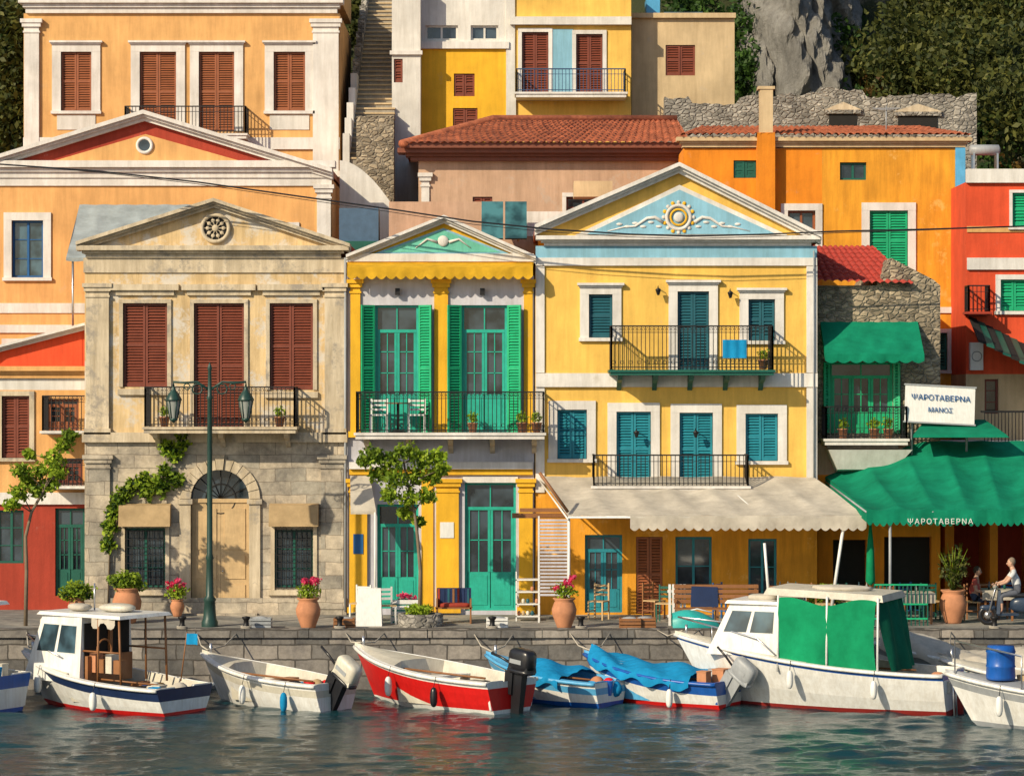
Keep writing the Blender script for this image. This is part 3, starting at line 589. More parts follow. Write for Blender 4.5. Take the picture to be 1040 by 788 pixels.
# ================================================================= HOUSE I
I=Bld('tiled_roof_house',9,555,6)
I.win(575,610,200,232,'glass',brown,sur=4); I.win(640,668,205,240,'louv',brown); I.win(480,500,200,230,'louv',brown)
I.wall(425,694,164,400,pink,zb=2); I.pil(428,436,180,300,trimw,.05)
I.cornice(424,694,152,164,.55,eave); I.p('cornices').box(I.x(412),I.x(700),I.Y-.72,I.Y+2.2,I.z(152.5),I.z(147),eave)
tiles(I.p('roof'),(I.x(409),I.Y-.8,I.z(150)),(I.x(700),I.Y-.8,I.z(150)),(I.x(500),I.Y+3,I.z(124)+.3),(I.x(694),I.Y+3,I.z(124)+.3),tile,.22)
tiles(I.p('roof'),(I.x(409),I.Y+7,I.z(150)),(I.x(409),I.Y-.8,I.z(150)),(I.x(500),I.Y+4.5,I.z(124)+.3),(I.x(500),I.Y+3,I.z(124)+.3),tile,.22)
I.p('roof').tube([(I.x(409),I.Y-.8,I.z(149)),(I.x(500),I.Y+3,I.z(123)+.35),(I.x(694),I.Y+3,I.z(123)+.35)],.12,tile,8); I.done()
T=Bld('white_roof_terrace',5,560,3); T.wall(500,694,240,420,pink,zb=0); T.wall(395,500,205,420,pink,zb=0); T.b(535,600,215,240,.02,white,'parapet',.15); T.b(583,622,184,200,.02,beige,'vent',1.0)
T.b(345,396,245,330,.03,dkgreen,'annex',2); T.b(344,384,211,246,-.2,plain('blue_metal',(.06,.12,.20),.5),'water_tank',1.1); T.done()
g=G('solar_panel',(PX(512,4),4,PZ(240,4)))
for i in range(2):
    a=PX(489+24*i,4);b=PX(511+24*i,4); g.p('panels').hexa([(a,3.6,PZ(243,4)),(b,3.6,PZ(243,4)),(b,3.66,PZ(243,4)-.03),(a,3.66,PZ(243,4)-.03),(a,4.3,PZ(204,4)),(b,4.3,PZ(204,4)),(b,4.36,PZ(204,4)-.03),(a,4.36,PZ(204,4)-.03)],glassm('solar_glass%d'%i,(.03,.09,.10)))
g.p('stand').tube([(PX(500,4),4.3,PZ(245,4)),(PX(500,4),4.3,PZ(206,4))],.03,steel); g.p('stand').tube([(PX(526,4),4.3,PZ(245,4)),(PX(526,4),4.3,PZ(206,4))],.03,steel); g.done()
# ================================================================= HOUSE J cluster
J=Bld('yellow_blue_balcony_house',15.6,520,6)
J.win(461,482,75,98,'louv',brown); J.win(460,485,110,131,'louv',brown); J.win(530,557,33,94,'louv',brown,sur=4,sill=False); J.win(585,612,35,94,'louv',brown,sur=4,sill=False)
J.win(432,465,26,41,'glass',white,rows=1); J.win(478,506,26,41,'glass',white,rows=1)
J.wall(426,516,47,420,gold,zb=5); J.wall(426,516,-20,47,white); J.wall(516,641,-20,420,yellow,zb=5); J.b(425,517,43,50,.12,trimw); J.b(514,523,-20,135,.06,white,'pilasters'); J.b(518,641,18,26,.2,white); J.b(517,524,95,135,.08,white)
J.b(560,582,30,100,.03,palebl,'panel')
J.balcony(524,636,70,94,99,1.0,sm=trimw,railm=plain('blue_iron',(.02,.06,.14),.5),rings=False); J.done()
J2=Bld('white_stair_house',14.8,410,4); J2.win(400,409,60,84,'louv',brown,n=1); J2.wall(398,427,-20,420,white,zb=5); J2.b(396,429,52,56,.1,trimw); J2.done()
K2=Bld('beige_flat_roof_house',16.5,692,5); K2.win(676,706,46,77,'louv',brown); K2.wall(641.5,746,18,420,beige,zb=5); K2.b(640,747,14,19,.15,beige); K2.b(658,672,-6,14,-1,skyb,'water_tank',2); K2.b(676,716,8,12,-1,glassb,'solar',2.2); K2.done()
K=Part(); Y=14; xs=np.linspace(675,992,80); tops=[]; tv=97
for x_ in xs: tv+=R.uniform(-2.2,2.2)+(97-tv)*.15; tops.append(tv+(7 if 700<x_<750 else 0)-(5 if 835<x_<878 else 0))
for i in range(79):
    a,b=PX(xs[i],Y),PX(xs[i+1],Y); za,zb_=PZ(tops[i],Y),PZ(tops[i+1],Y); K.hexa([(a,Y,6),(b,Y,6),(b,Y+.6,6),(a,Y+.6,6),(a,Y,za),(b,Y,zb_),(b,Y+.6,zb_),(a,Y+.6,za)],ruin)
for l,r,t,b in ((842,870,116,134),(912,952,118,136)): K.box(PX(l,Y),PX(r,Y),Y-.03,Y+.1,PZ(b,Y),PZ(t,Y),dark); K.box(PX(l-4,Y),PX(r+4,Y),Y-.1,Y+.1,PZ(t,Y),PZ(t-4,Y),ruin); K.prism([(PX(l-5,Y),PZ(t-4,Y)),(PX(r+5,Y),PZ(t-4,Y)),(PX((l+r)/2,Y),PZ(t-12,Y))],Y-.1,Y+.1,oldtrim)
single('ruined_stone_wall',K)
# stairs
q=Part(); z=PZ(160,11.5)
for i in range(40):
    y=11.5+i*.32; q.box(PX(350,11.5),PX(396,11.5),y,y+8,4,z+i*.18-.05,stepst); q.box(PX(350,11.5)-.02,PX(396,11.5)+.02,y-.04,y+.34,z+i*.18-.049,z+i*.18,beige)
single('stone_stairs',q)
q=Part()
for i in range(12):
    q.box(PX(351,12)-.05,PX(351,12)+.15,11.4+i,12.42+i,4,z+.7+i*.56,white if i<5 else ruin)
q.box(PX(362,11),PX(400,11),11,11.35,4,PZ(118,11),rub)
P=[]
for i in range(13):
    u=i/12; P.append([(PX(345+55*u,8.6),8.6,PZ(163+48*u**1.8,8.6)),(PX(345+55*u,8.6),8.6,4)])
q.grid(P,white); P=[[a[0],(a[0][0],a[0][1]+.4,a[0][2])] for a in P]; q.grid(P,white); single('curved_stair_wall',q)
# ================================================================= RIGHT: red building
L=Bld('red_stucco_house',4,1020,5)
L.win(1016,1044,284,316,'louv',green,sur=5); L.win(1028,1060,196,230,'louv',green,sur=3); L.win(1000,1014,385,420,'glass',brown,n=1)
L.wall(981,1080,185,380,redp); L.wall(981,1080,380,640,beige,zb=0); L.b(981,1080,172,186,.12,trimw); L.b(982,1080,262,274,.08,trimw); L.b(982,1080,230,236,.03,peach,'band')
L.balcony(983,1006,290,317,320,.6,sm=dkred,rings=False); L.b(984,997,348,376,.25,whiter,'air_conditioner'); L.p('air_conditioner').torus((L.x(990.5),L.Y-.26,L.z(362)),.13,.012,greyp)
for i in range(12):
    u=i/11; xx=L.x(984+90*u); zt_=L.z(320+46*u); L.p('shed_roof').hexa([(xx,L.Y-1.5,zt_-.75),(xx+.21,L.Y-1.5,zt_-.82),(xx+.21,L.Y,zt_-.17),(xx,L.Y,zt_-.1),(xx,L.Y-1.5,zt_-.68),(xx+.21,L.Y-1.5,zt_-.75),(xx+.21,L.Y,zt_-.1),(xx,L.Y,zt_-.03)],dkgreen if i%2 else dark)
L.done()
g=G('roof_water_tank',(PX(1000,6),6,PZ(160,6))); X,Y_,Z=g.loc; g.p('tank').tube([(X-.42,Y_,Z+.2),(X-.38,Y_,Z+.2),(X+.38,Y_,Z+.2),(X+.42,Y_,Z+.2)],[.08,.15,.15,.08],greyp,14); g.p('stand').box(X-.35,X-.3,Y_-.2,Y_+.2,Z-.5,Z+.1,steel); g.p('stand').box(X+.3,X+.35,Y_-.2,Y_+.2,Z-.5,Z+.1,steel); g.done()
q=Part()
for i in range(16): q.box(PX(1000+i*3.5,1.5)-.01,PX(1000+i*3.5,1.5)+.01,1.5,1.52,PZ(448,1.5),PZ(418,1.5),iron)
q.box(PX(996,1.5),PX(1060,1.5),1.49,1.53,PZ(419,1.5),PZ(417,1.5),iron); q.box(PX(950,2),PX(1080,2),1.6,4,PZ(470,2),PZ(448,2),white)
for l,r in ((955,964),(1000,1008),(1044,1080)): q.box(PX(l,3),PX(r,3),2.2,4,0,PZ(470,3),orange2)
q.box(PX(955,4),PX(1080,4),3.9,4,0,PZ(470,4),dkred); single('terrace_fence',q)
g=G('taverna_sign',(PX(955,.2),.2,PZ(411,.2))); Mx=Matrix.Translation(g.loc)@Matrix.Rotation(math.radians(3),4,'Y')@Matrix.Rotation(math.radians(-8),4,'X'); q=g.p('board'); q.M=Mx
q.box(-.9,.88,0,.05,-.46,.46,whiter); q.box(-.93,.91,-.02,.06,-.5,-.46,greyp); q.box(-.93,.91,-.02,.06,.46,.5,greyp)
q2=g.p('posts')
for dx in (-.7,.7): q2.tube([(g.loc[0]+dx,.4,PZ(470,.2)),(g.loc[0]+dx,.3,PZ(395,.2))],.03,greyp)
for i,(bd,sz) in enumerate((('ΨΑΡΟΤΑΒΕΡΝΑ',.20),('ΜΑΝΟΣ',.17),)): text(g,bd,Mx@Vector((0,-.03,.1-i*.3)),sz,blue,(math.pi/2-.14,math.radians(3),0))
g.done()
g=G('green_taverna_awning',(PX(940),-1.5,0))
q=g.p('canopy')
def GA(u,v):
    xb=PX(838+(1075-838)*u,.9); xf=PX(880+(1085-880)*u,-3.4)
    top=PZ(484,.9)+(PZ(448,.9)-PZ(484,.9))*min(1,u/.42); x=xb*(1-v)+xf*v; z=top*(1-v)+PZ(518,-3.4)*v
    return (x,.9-4.3*v,z-.14*math.sin(math.pi*v)*abs(math.sin(u*6*math.pi))+.015*math.sin(u*40+8*v))
q.grid([[GA(i/90,j/14) for j in range(15)] for i in range(91)],cgreen)
n=30*6;Q=[]
for i in range(n+1):
    u=i/n; x,y,z=GA(u,1); d=.38*(.78+.22*abs(math.sin(u*30*math.pi))); wv=.035*math.sin(u*45); Q.append([(x,y-.003,z+.01),(x,y-.01+wv*.5,z-d*.5),(x,y-.01+wv,z-d)])
g.p('valance').grid(Q,cgreen)
a0,b0=GA(0,0),GA(0,1); g.p('side_flap').add([a0,b0,(b0[0],b0[1],b0[2]-.3),(a0[0],a0[1],a0[2]-.3)],[(0,1,2,3)],cgreen)
for u in (0,.33,.66,.98):
    a,b=GA(u,0),GA(u,1); g.p('frame').tube([(a[0],a[1],a[2]-.12),(b[0],b[1],b[2]-.06)],.025,greyp)
for u in (.12,.9): b=GA(u,1); g.p('frame').tube([(b[0],b[1]+.1,0),(b[0],b[1]+.1,b[2]-.03)],.035,greyp)
text(g,'ΨΑΡΟΤΑΒΕΡΝΑ',(PX(955,-3.5),-3.47,PZ(532,-3.5)),.18,whiter,sp=1.25)
q=g.p('upper_canopy'); q.hexa([(PX(925,-.2),-.6,PZ(444,-.2)),(PX(1022,-.2),-.6,PZ(444,-.2)),(PX(1010,.8),.8,PZ(444,.8)),(PX(940,.8),.8,PZ(444,.8)),(PX(926,-.2),-.5,PZ(441,-.2)),(PX(1020,-.2),-.5,PZ(441,-.2)),(PX(1000,.8),.8,PZ(426,.8)),(PX(940,.8),.8,PZ(426,.8))],cgreen)
g.done()
q=Part(); cp=[(-60,160),(0,167),(100,174),(200,185),(300,199),(400,213),(480,225),(560,233),(640,238),(700,240),(780,238),(850,235),(940,233),(1100,228)]
q.tube([(PX(a,-1.2),-1.2,PZ(b,-1.2)) for a,b in cp],.022,blackp,6); q.tube([(PX(a,-1.25),-1.25,PZ(b+3-((a-500)/300)**2,-1.25)) for a,b in cp],.009,blackp,5); single('overhead_cable',q)
# ================================================================= vegetation on the hill
q=Part()
def mass(q,n,x0,x1,y0,y1,m,r=(1,1.9),cnt=900,sz=.13,up=.5):
    for i in range(n):
        X=R.uniform(x0,x1);Y=R.uniform(y0,y1);Z=float(hgt(np.array(X),np.array(Y))); rr=R.uniform(*r); q.leaves([((X,Y,Z+rr*up),(rr,rr,rr*R.uniform(.7,1.2)))],cnt,sz,m)
mass(q,34,12.5,24,22,35,leafB); mass(q,20,8,20,20,36,leafC,(.8,1.4)); mass(q,14,12,22,20,32,leafD,(.6,1.2),500); mass(q,14,-24,-17,18,28,leafC,(1.2,2.2)); mass(q,8,-24,-17,18,28,leafB,(.9,1.6)); mass(q,12,-8,-3,24,34,leafB,(1,1.6)); mass(q,12,6,9.5,25,36,leafC,(.8,1.5),700); mass(q,14,13,22,17,22,leafB,(.5,1.0),700)
q.leaves([((PX(1045,16),16,PZ(110,16)),(1.8,1.5,1.6)),((PX(1000,20),20,PZ(70,20)),(2.2,1.5,1.6)),((PX(930,24),24,PZ(60,24)),(2.0,1.5,1.8)),((PX(960,26),26,PZ(10,26)),(2.4,1.5,1.8)),((PX(1030,24),24,PZ(20,24)),(2.4,1.5,2.2)),((PX(372,25),25,PZ(20,25)),(1.0,1,1.3)),((PX(12,19),19,PZ(110,19)),(1.3,1,1.5)),((PX(8,19),19,PZ(40,19)),(1.3,1,1.9))],2600,.13,leafB)
single('hillside_vegetation',q)
P=[]
for i in range(80):
    row=[]
    for j in range(70):
        u=i/79;v=j/69; X=PX(765+130*u,25); Z=11+13*v; n_=fbm(np.array(X*2.2),np.array(Z*1.3)); n2=fbm(np.array(X*6+3),np.array(Z*2.3)); n3=abs(math.sin(X*2.7+Z*.6+math.sin(Z)))
        row.append((X+.15*float(n2),25+v*5+6*abs(u-.5)**2*2-float(n_)*.5-float(n2)*.34-n3*.7,Z))
    P.append(row)
q=Part(); q.grid(P,rock,False); single('rock_cliff',q)
# ================================================================= quay objects
g=G('street_lamp',(PX(213,-3.6),-3.6,0)); X,Y_,_=g.loc; H_=PZ(368,-3.6); pole=paint('lamp_green',(.02,.06,.05),.4)
g.p('post').lathe((X,Y_,0),[(.2,0),(.2,.12),(.16,.2),(.13,.6),(.16,.65),(.095,.75),(.08,1.6),(.1,1.65),(.07,1.75),(.058,H_-.9),(.085,H_-.85),(.055,H_-.8),(.04,H_-.2),(.06,H_-.15),(.03,H_-.05),(.001,H_)],pole,14)
for s_ in (-1,1):
    lx=X+s_*.87; az=PZ(390,-3.6)
    g.p('arm').tube([(X,Y_,az-.15),(X+s_*.3,Y_,az+.05),(X+s_*.6,Y_,az+.03),(lx,Y_,az+.05),(lx,Y_,az-.05)],.028,pole,8)
    g.p('arm').torus((X+s_*.3,Y_,az-.12),.12,.018,pole); g.p('arm').torus((X+s_*.55,Y_,az-.06),.07,.014,pole)
    lz=PZ(428,-3.6); g.p('lantern_glass').lathe((lx,Y_,lz),[(.09,.08),(.165,.5)],lampglass,6)
    g.p('lantern_frame').lathe((lx,Y_,lz),[(.001,-.05),(.05,0),(.1,.03),(.1,.08),(.001,.08)],pole,6); g.p('lantern_frame').lathe((lx,Y_,lz),[(.001,.5),(.2,.5),(.2,.53),(.12,.68),(.05,.76),(.05,.8),(.001,.88)],pole,6)
    for i in range(6): a=i*math.pi/3; g.p('lantern_frame').tube([(lx+.095*math.cos(a),Y_+.095*math.sin(a),lz+.08),(lx+.17*math.cos(a),Y_+.17*math.sin(a),lz+.5)],.014,pole,5)
g.done()
def urn(px,Y,rad=.3,plant='flower',name='terracotta_urn'):
    g=G(name,(PX(px,Y),Y,0)); h=.72*(rad/.3)
    g.p('pot').lathe(g.loc,[(.001,0),(rad*.55,0),(rad*.6,.04),(rad*.95,h*.45),(rad,h*.62),(rad*.8,h*.85),(rad*.72,h*.9),(rad*.9,h*.97),(rad*.9,h),(rad*.7,h),(rad*.6,h*.9),(.001,h*.9)],terra,20)
    c=(g.loc[0],Y,h+.18)
    for i in range(9): a=i*.7; g.p('stems').tube([(c[0],Y,h*.9),(c[0]+.2*math.cos(a),Y+.2*math.sin(a),h+.32)],.008,leafC,4)
    if plant=='flower':
        g.p('foliage').leaves([(c,(.3,.3,.2))],380,.045,leafA); g.p('flowers').leaves([((c[0]+R.uniform(-.25,.25),Y+R.uniform(-.2,.1),h+.3+R.uniform(-.08,.2)),(.07,.06,.06)) for _ in range(11)],26,.035,petal,1.6)
    elif plant=='bush': g.p('foliage').leaves([((c[0],Y,h+.15),(.46,.35,.28))],900,.05,leafA); g.p('foliage').leaves([((c[0],Y,h+.1),(.4,.3,.2))],600,.05,leafC)
    else:
        for i in range(26):
            a=R.uniform(0,6.28); t=R.uniform(.1,.55); g.p('foliage').tube([(c[0],Y,h),(c[0]+t*.5*math.cos(a),Y+t*.5*math.sin(a),h+.6),(c[0]+t*math.cos(a),Y+t*math.sin(a),h+R.uniform(.75,1.2))],[.012,.012,.002],leafA,4)
        g.p('foliage').leaves([((c[0],Y,h+.5),(.4,.35,.5))],420,.06,leafB)
    g.done()
urn(313,-4.0); urn(573,-4.0); urn(129,-2.6,.36,'bush'); urn(968,-2.6,.34,'tall'); urn(78,-1.2,.22,'bush','plant_pot'); urn(838,-1.6,.2,'bush','plant_pot'); urn(180,-.6,.18,'flower','plant_pot')
def tree(name,px,Y,pts,crowns,cnt,lm,sz=.07,r=.05):
    g=G(name,(PX(px,Y),Y,0)); X=g.loc[0]
    tp=[(X,Y,0)]+[(PX(a,Y),Y,PZ(b,Y)) for a,b in pts]; g.p('trunk').tube(tp,[r*(1-.55*i/(len(tp)-1)) for i in range(len(tp))],bark,8)
    cc=[]
    for a,b,rr in crowns:
        c=(PX(a,Y),Y+R.uniform(-.35,.35),PZ(b,Y)); base=min(tp[1:],key=lambda t:(Vector(t)-Vector(c)).length if t[2]<c[2]+.1 else 99); g.p('limbs').tube([base,tuple((Vector(base)+Vector(c))/2+Vector((0,0,.06))),c],[r*.4,r*.25,.006],bark,5); cc.append((c,(rr,rr,rr*.8)))
    g.p('crown').leaves(cc,cnt,sz,lm)
    g.p('crown').leaves([(c,(r_[0]*.6,)*3) for c,r_ in cc],cnt//6,sz,leafC); g.done()
tree('young_tree',426,-3.4,[(427,580),(424,545),(421,520),(415,495),(410,470)],[(380,462,.3),(395,468,.32),(412,458,.32),(430,466,.33),(445,464,.26),(384,482,.3),(402,486,.34),(422,484,.34),(440,484,.28),(396,502,.26),(416,506,.30),(434,503,.24),(412,521,.22),(425,530,.16),(370,468,.2),(449,476,.2)],230,leafA,.065)
tree('young_tree',26,-3.4,[(27,580),(26,545),(32,520),(45,497),(55,470),(65,450)],[(20,500,.28),(28,488,.30),(42,478,.28),(55,465,.30),(64,452,.26),(72,442,.2),(38,498,.26),(50,492,.24),(14,512,.2),(60,480,.24),(28,462,.16),(22,478,.24)],190,leafA,.065)
g=G('stone_planter',(PX(427,-3.4),-3.4,0)); g.p('curb').lathe(g.loc,[(.55,0),(.55,.3),(.42,.3),(.42,.2),(.001,.2)],ruin,12); g.p('plants').leaves([((g.loc[0]+R.uniform(-.35,.35),-3.4+R.uniform(-.3,.3),.38),(.2,.2,.14)) for _ in range(8)],90,.05,leafA); g.done()
def chair(px,Y,m,rot=0,name='taverna_chair',z=0):
    g=G(name,(PX(px,Y),Y,z),rot,True)
    for dx in(-.19,.19):
        for dy in(-.19,.19): g.p('legs').box(dx-.018,dx+.018,dy-.018,dy+.018,0,.9 if dy>0 else .45,m)
        g.p('legs').box(dx-.012,dx+.012,-.17,.17,.2,.225,m)
    g.p('seat').box(-.21,.21,-.21,.175,.44,.47,tan)
    for i in range(3): g.p('backrest').box(-.17,.17,.18,.2,.58+.11*i,.64+.11*i,m)
    g.done()
def table(px,Y,m,cloth=None,name='taverna_table',z=0):
    g=G(name,(PX(px,Y),Y,z),0,True)
    for dx in(-.33,.33):
        for dy in(-.33,.33): g.p('legs').box(dx-.025,dx+.025,dy-.025,dy+.025,0,.72,m)
    g.p('top').box(-.4,.4,-.4,.4,.72,.75,m)
    if cloth: g.p('cloth').box(-.42,.42,-.42,.42,.752,.76,cloth); g.p('cloth').box(-.42,.42,-.425,-.421,.52,.758,cloth)
    for i in range(3): g.p('tableware').lathe((-.2+.2*i,.05*i-.1,.76),[(.001,0),(.03,0),(.035,.1),(.012,.14),(.012,.2),(.001,.2)],(glassb,lampglass,dkgreen)[i],8)
    g.done()
for px,Y,m in ((608,-1.5,tan),(664,-1.3,wood),(676,-2.2,dkgreen),(735,-1.3,blue),(790,-2,wood),(815,-1.4,wood),(838,-2.4,wood),(862,-1.6,dkgreen),(905,-2.4,wood),(925,-1.2,blue),(945,-1.5,dkgreen),(1004,-1.2,wood),(1020,-.6,blue)): chair(px,Y,m,R.uniform(-1,1))
for px,Y,c in ((800,-1.7,cwhite),(880,-1.8,cblue),(930,-2.6,cwhite),(1012,-1.6,cwhite)): table(px,Y,wood,c)
g=G('wooden_bench',(PX(728,-3.6),-3.6,0)); X,Y_,_=g.loc
for dx in (-.95,0,.95): g.p('legs').box(X+dx-.03,X+dx+.03,-3.85,-3.35,0,.42,wood); g.p('legs').box(X+dx-.03,X+dx+.03,-3.38,-3.32,.42,1.0,wood)
for i in range(4): g.p('seat').box(X-1.02,X+1.02,-3.85+i*.12,-3.75+i*.12,.42,.45,wood)
for i in range(4): g.p('backrest').box(X-1.02,X+1.02,-3.40,-3.382,.55+i*.12,.64+i*.12,wood)
for sx in (-1,1): g.p('arms').box(X+sx*1.0-.03,X+sx*1.0+.03,-3.85,-3.4,.62,.66,wood)
g.p('folded_towel').hexa([(X-.62,-3.46,.46),(X+.05,-3.46,.46),(X+.05,-3.41,.46),(X-.62,-3.41,.46),(X-.6,-3.42,.96),(X+.03,-3.42,.94),(X+.03,-3.40,.94),(X-.6,-3.40,.96)],navy); g.done()
g=G('white_gate_panel',(PX(687,-3.2),-3.3,0)); X=g.loc[0]
for i in range(5): g.p('pickets').box(X-.2+.09*i,X-.14+.09*i,-3.32,-3.30,0,1.0,whiter)
for z_ in (.2,.8): g.p('rails').box(X-.22,X+.26,-3.30,-3.27,z_,z_+.06,whiter)
g.done()
g=G('painted_bench',(PX(461,-2.6),-2.6,0)); X,Y_,_=g.loc
g.p('frame').box(X-.45,X+.45,-2.8,-2.4,.36,.40,wood); g.p('textile').box(X-.42,X+.42,-2.43,-2.39,.45,.85,navy)
for dx in (-.43,.39): g.p('frame').box(X+dx,X+dx+.04,-2.8,-2.4,0,.6,wood)
for i in range(7): g.p('textile').box(X-.4+i*.12,X-.35+i*.12,-2.445,-2.43,.47,.83,(dkred,navy,dteal,wood)[i%4])
g.p('cushion').blob((X,-2.6,.44),(.4,.17,.06),dkred,.5,8,12); g.done()
g=G('menu_board',(PX(375,-3.2),-3.2,0)); X,Y_,_=g.loc
for s_ in (-1,1): g.p('panels').hexa([(X-.32,Y_+s_*.28,0),(X+.32,Y_+s_*.28,0),(X+.32,Y_+s_*.28+.03,0),(X-.32,Y_+s_*.28+.03,0),(X-.28,Y_+s_*.02,.9),(X+.28,Y_+s_*.02,.9),(X+.28,Y_+s_*.02+.03,.9),(X-.28,Y_+s_*.02+.03,.9)],whiter)
g.done(); chair(392,-2.9,whiter,.3,'white_chair'); chair(366,-2.2,whiter,-.4,'white_chair')
g=G('display_crate',(PX(413,-2.2),-2.2,0)); X,Y_,_=g.loc
for i in range(4): g.p('slats').box(X-.35,X+.35,Y_-.3,Y_-.27,.04+i*.14,.14+i*.14,whiter)
g.p('box').box(X-.34,X+.34,Y_-.26,Y_+.2,0,.55,teal); g.p('goods').leaves([((X,Y_-.03,.62),(.25,.2,.1))],120,.05,petal); g.done()
g=G('display_rack',(PX(536,-1.8),-1.8,0)); X,Y_,_=g.loc
for i in range(4): g.p('shelves').box(X-.3,X+.3,Y_-.2,Y_+.2,.1+i*.3,.13+i*.3,whiter)
for dx in (-.3,.27):
    for dy in (-.2,.17): g.p('posts').box(X+dx,X+dx+.03,Y_+dy,Y_+dy+.03,0,1.2,whiter)
for i in range(9): g.p('goods').blob((X-.22+.11*(i%5),Y_-.08,.19+.3*(i//4)),(.045,.05,.06),(terra,ctan,creamg,dteal)[i%4],.8,6,8)
g.done()
g=G('white_lattice_panel',(PX(560,-2.4),-2.4,0)); X0,X1=PX(548,-2.4),PX(576,-2.4)
for i in range(22): g.p('slats').box(X0,X1,-2.42,-2.40,PZ(528+3.6*i,-2.4)-.03,PZ(528+3.6*i,-2.4)+.02,lav)
g.p('frame').box(X0-.04,X0,-2.43,-2.38,0,PZ(524,-2.4),whiter); g.p('frame').box(X1,X1+.04,-2.43,-2.38,0,PZ(524,-2.4),whiter); g.done()
g=G('green_lattice_fence',(PX(915,-3.3),-3.3,0)); X0,X1=PX(888,-3.3),PX(942,-3.3)
for i in range(14): a=X0+(X1-X0)*i/13; g.p('pickets').box(a-.015,a+.015,-3.32,-3.3,.0,1.0,dkgreen)
for z_ in (.15,.5,.97): g.p('rails').box(X0,X1,-3.335,-3.32,z_,z_+.04,green)
g.done()
g=G('market_umbrella',(PX(884,-2.2),-2.2,0)); X,Y_,_=g.loc; g.p('pole').tube([(X,Y_,0),(X,Y_,PZ(515,-2.2))],.025,wood); g.p('folded_canopy').lathe((X,Y_,.9),[(.03,0),(.12,.1),(.09,.9),(.03,1.5)],cgrn2,10); g.done()
def crate(px,Y,m,w=.25,h=.25):
    g=G('fish_crate',(PX(px,Y),Y,0)); X=g.loc[0]
    for i in range(3):
        for yy in (Y-w*.7,Y+w*.7): g.p('slats').box(X-w,X+w,yy-.01,yy+.01,.02+i*h/3,.02+i*h/3+h*.25,m)
        for xx in (X-w,X+w): g.p('slats').box(xx-.01,xx+.01,Y-w*.69,Y+w*.69,.02+i*h/3,.02+i*h/3+h*.25,m)
    g.p('base').box(X-w+.01,X+w-.01,Y-w*.69,Y+w*.69,.01,.03,m); g.p('net').blob((X,Y,h*.8),(w*.8,w*.6,h*.35),greyp,.9,8,12,.15); g.done()
for px,Y,m in ((265,-4.0,greyp),(350,-4.1,wood),(505,-4.0,whiter),(640,-4.1,wood),(655,-4.0,wood),(810,-4.0,whiter),(875,-4.1,wood),(90,-4.1,wood)): crate(px,Y,m)
# --------------- people
def human(name,J,rad,loc,rot,shirt,pants,hair):
    g=G(name,loc,rot,True)
    names=list(J); idx={n:i for i,n in enumerate(names)}
    ed=[('pel','ch'),('ch','nk'),('nk','hd'),('nk','sl'),('sl','el'),('el','wl'),('wl','pl'),('nk','sr'),('sr','er'),('er','wr'),('wr','pr'),('pel','hl'),('hl','kl'),('kl','al'),('al','tl'),('pel','hr'),('hr','kr'),('kr','ar'),('ar','tr')]
    me=bpy.data.meshes.new('b'); me.from_pydata([J[n] for n in names],[(idx[a],idx[b]) for a,b in ed],[]); o=bpy.data.objects.new('body_tmp',me); col.objects.link(o)
    bpy.context.view_layer.objects.active=o
    md=o.modifiers.new('s','SKIN')
    for n in names:
        r=rad.get(n,.05); me.skin_vertices[0].data[idx[n]].radius=(r,r*(.75 if n in('pel','ch') else 1)); me.skin_vertices[0].data[idx[n]].use_root=(n=='pel')
    md2=o.modifiers.new('u','SUBSURF'); md2.levels=2; md2.render_levels=2
    bpy.context.view_layer.update(); dg=bpy.context.evaluated_depsgraph_get(); m2=bpy.data.meshes.new_from_object(o.evaluated_get(dg)); bpy.data.objects.remove(o)
    m2.materials.clear()
    for m in (shirt,pants,skin,blackp): m2.materials.append(m)
    lab={'pel':1,'ch':0,'nk':2,'hd':2,'sl':0,'el':2,'wl':2,'pl':2,'sr':0,'er':2,'wr':2,'pr':2,'hl':1,'kl':1,'al':2,'tl':3,'hr':1,'kr':1,'ar':2,'tr':3}
    for f in m2.polygons:
        c=f.center; n=min(names,key=lambda q:(Vector(J[q])-c).length); f.material_index=lab[n]; f.use_smooth=True
    b=bpy.data.objects.new('body',m2); col.objects.link(b); g.extra.append(b)
    h=Vector(J['hd']); q=g.p('head'); q.blob(h+Vector((0,0,.03)),(.09,.078,.118),skin,1,12,16); q.blob(h+Vector((.094,0,.01)),(.018,.013,.022),skin,1,6,8)
    for s_ in (-1,1): q.blob(h+Vector((.078,s_*.03,.04)),(.012,.012,.009),blackp,1,6,8); q.blob(h+Vector((0,s_*.08,.025)),(.02,.01,.03),skin,1,6,8)
    q.blob(h+Vector((.083,0,-.03)),(.01,.025,.007),redp,1,6,8)
    g.p('hair').blob(h+Vector((-.022,0,.06)),(.09,.085,.107),hair,1,12,16)
    for w in ('pl','pr'):
        hp=Vector(J[w])
        for i,l in enumerate((.06,.075,.08,.072,.055)):
            a=hp+Vector((.02,-.03+.015*i,0)); g.p('fingers').tube([a,a+Vector((l*.6,0,-.01)),a+Vector((l*.8,0,-.04))],[.010,.009,.007],skin,6)
    g.done()
rd={'pel':.14,'ch':.16,'nk':.055,'hd':.06,'sl':.065,'el':.043,'wl':.03,'pl':.033,'sr':.065,'er':.043,'wr':.03,'pr':.033,'hl':.085,'kl':.058,'al':.04,'tl':.035,'hr':.085,'kr':.058,'ar':.04,'tr':.035}
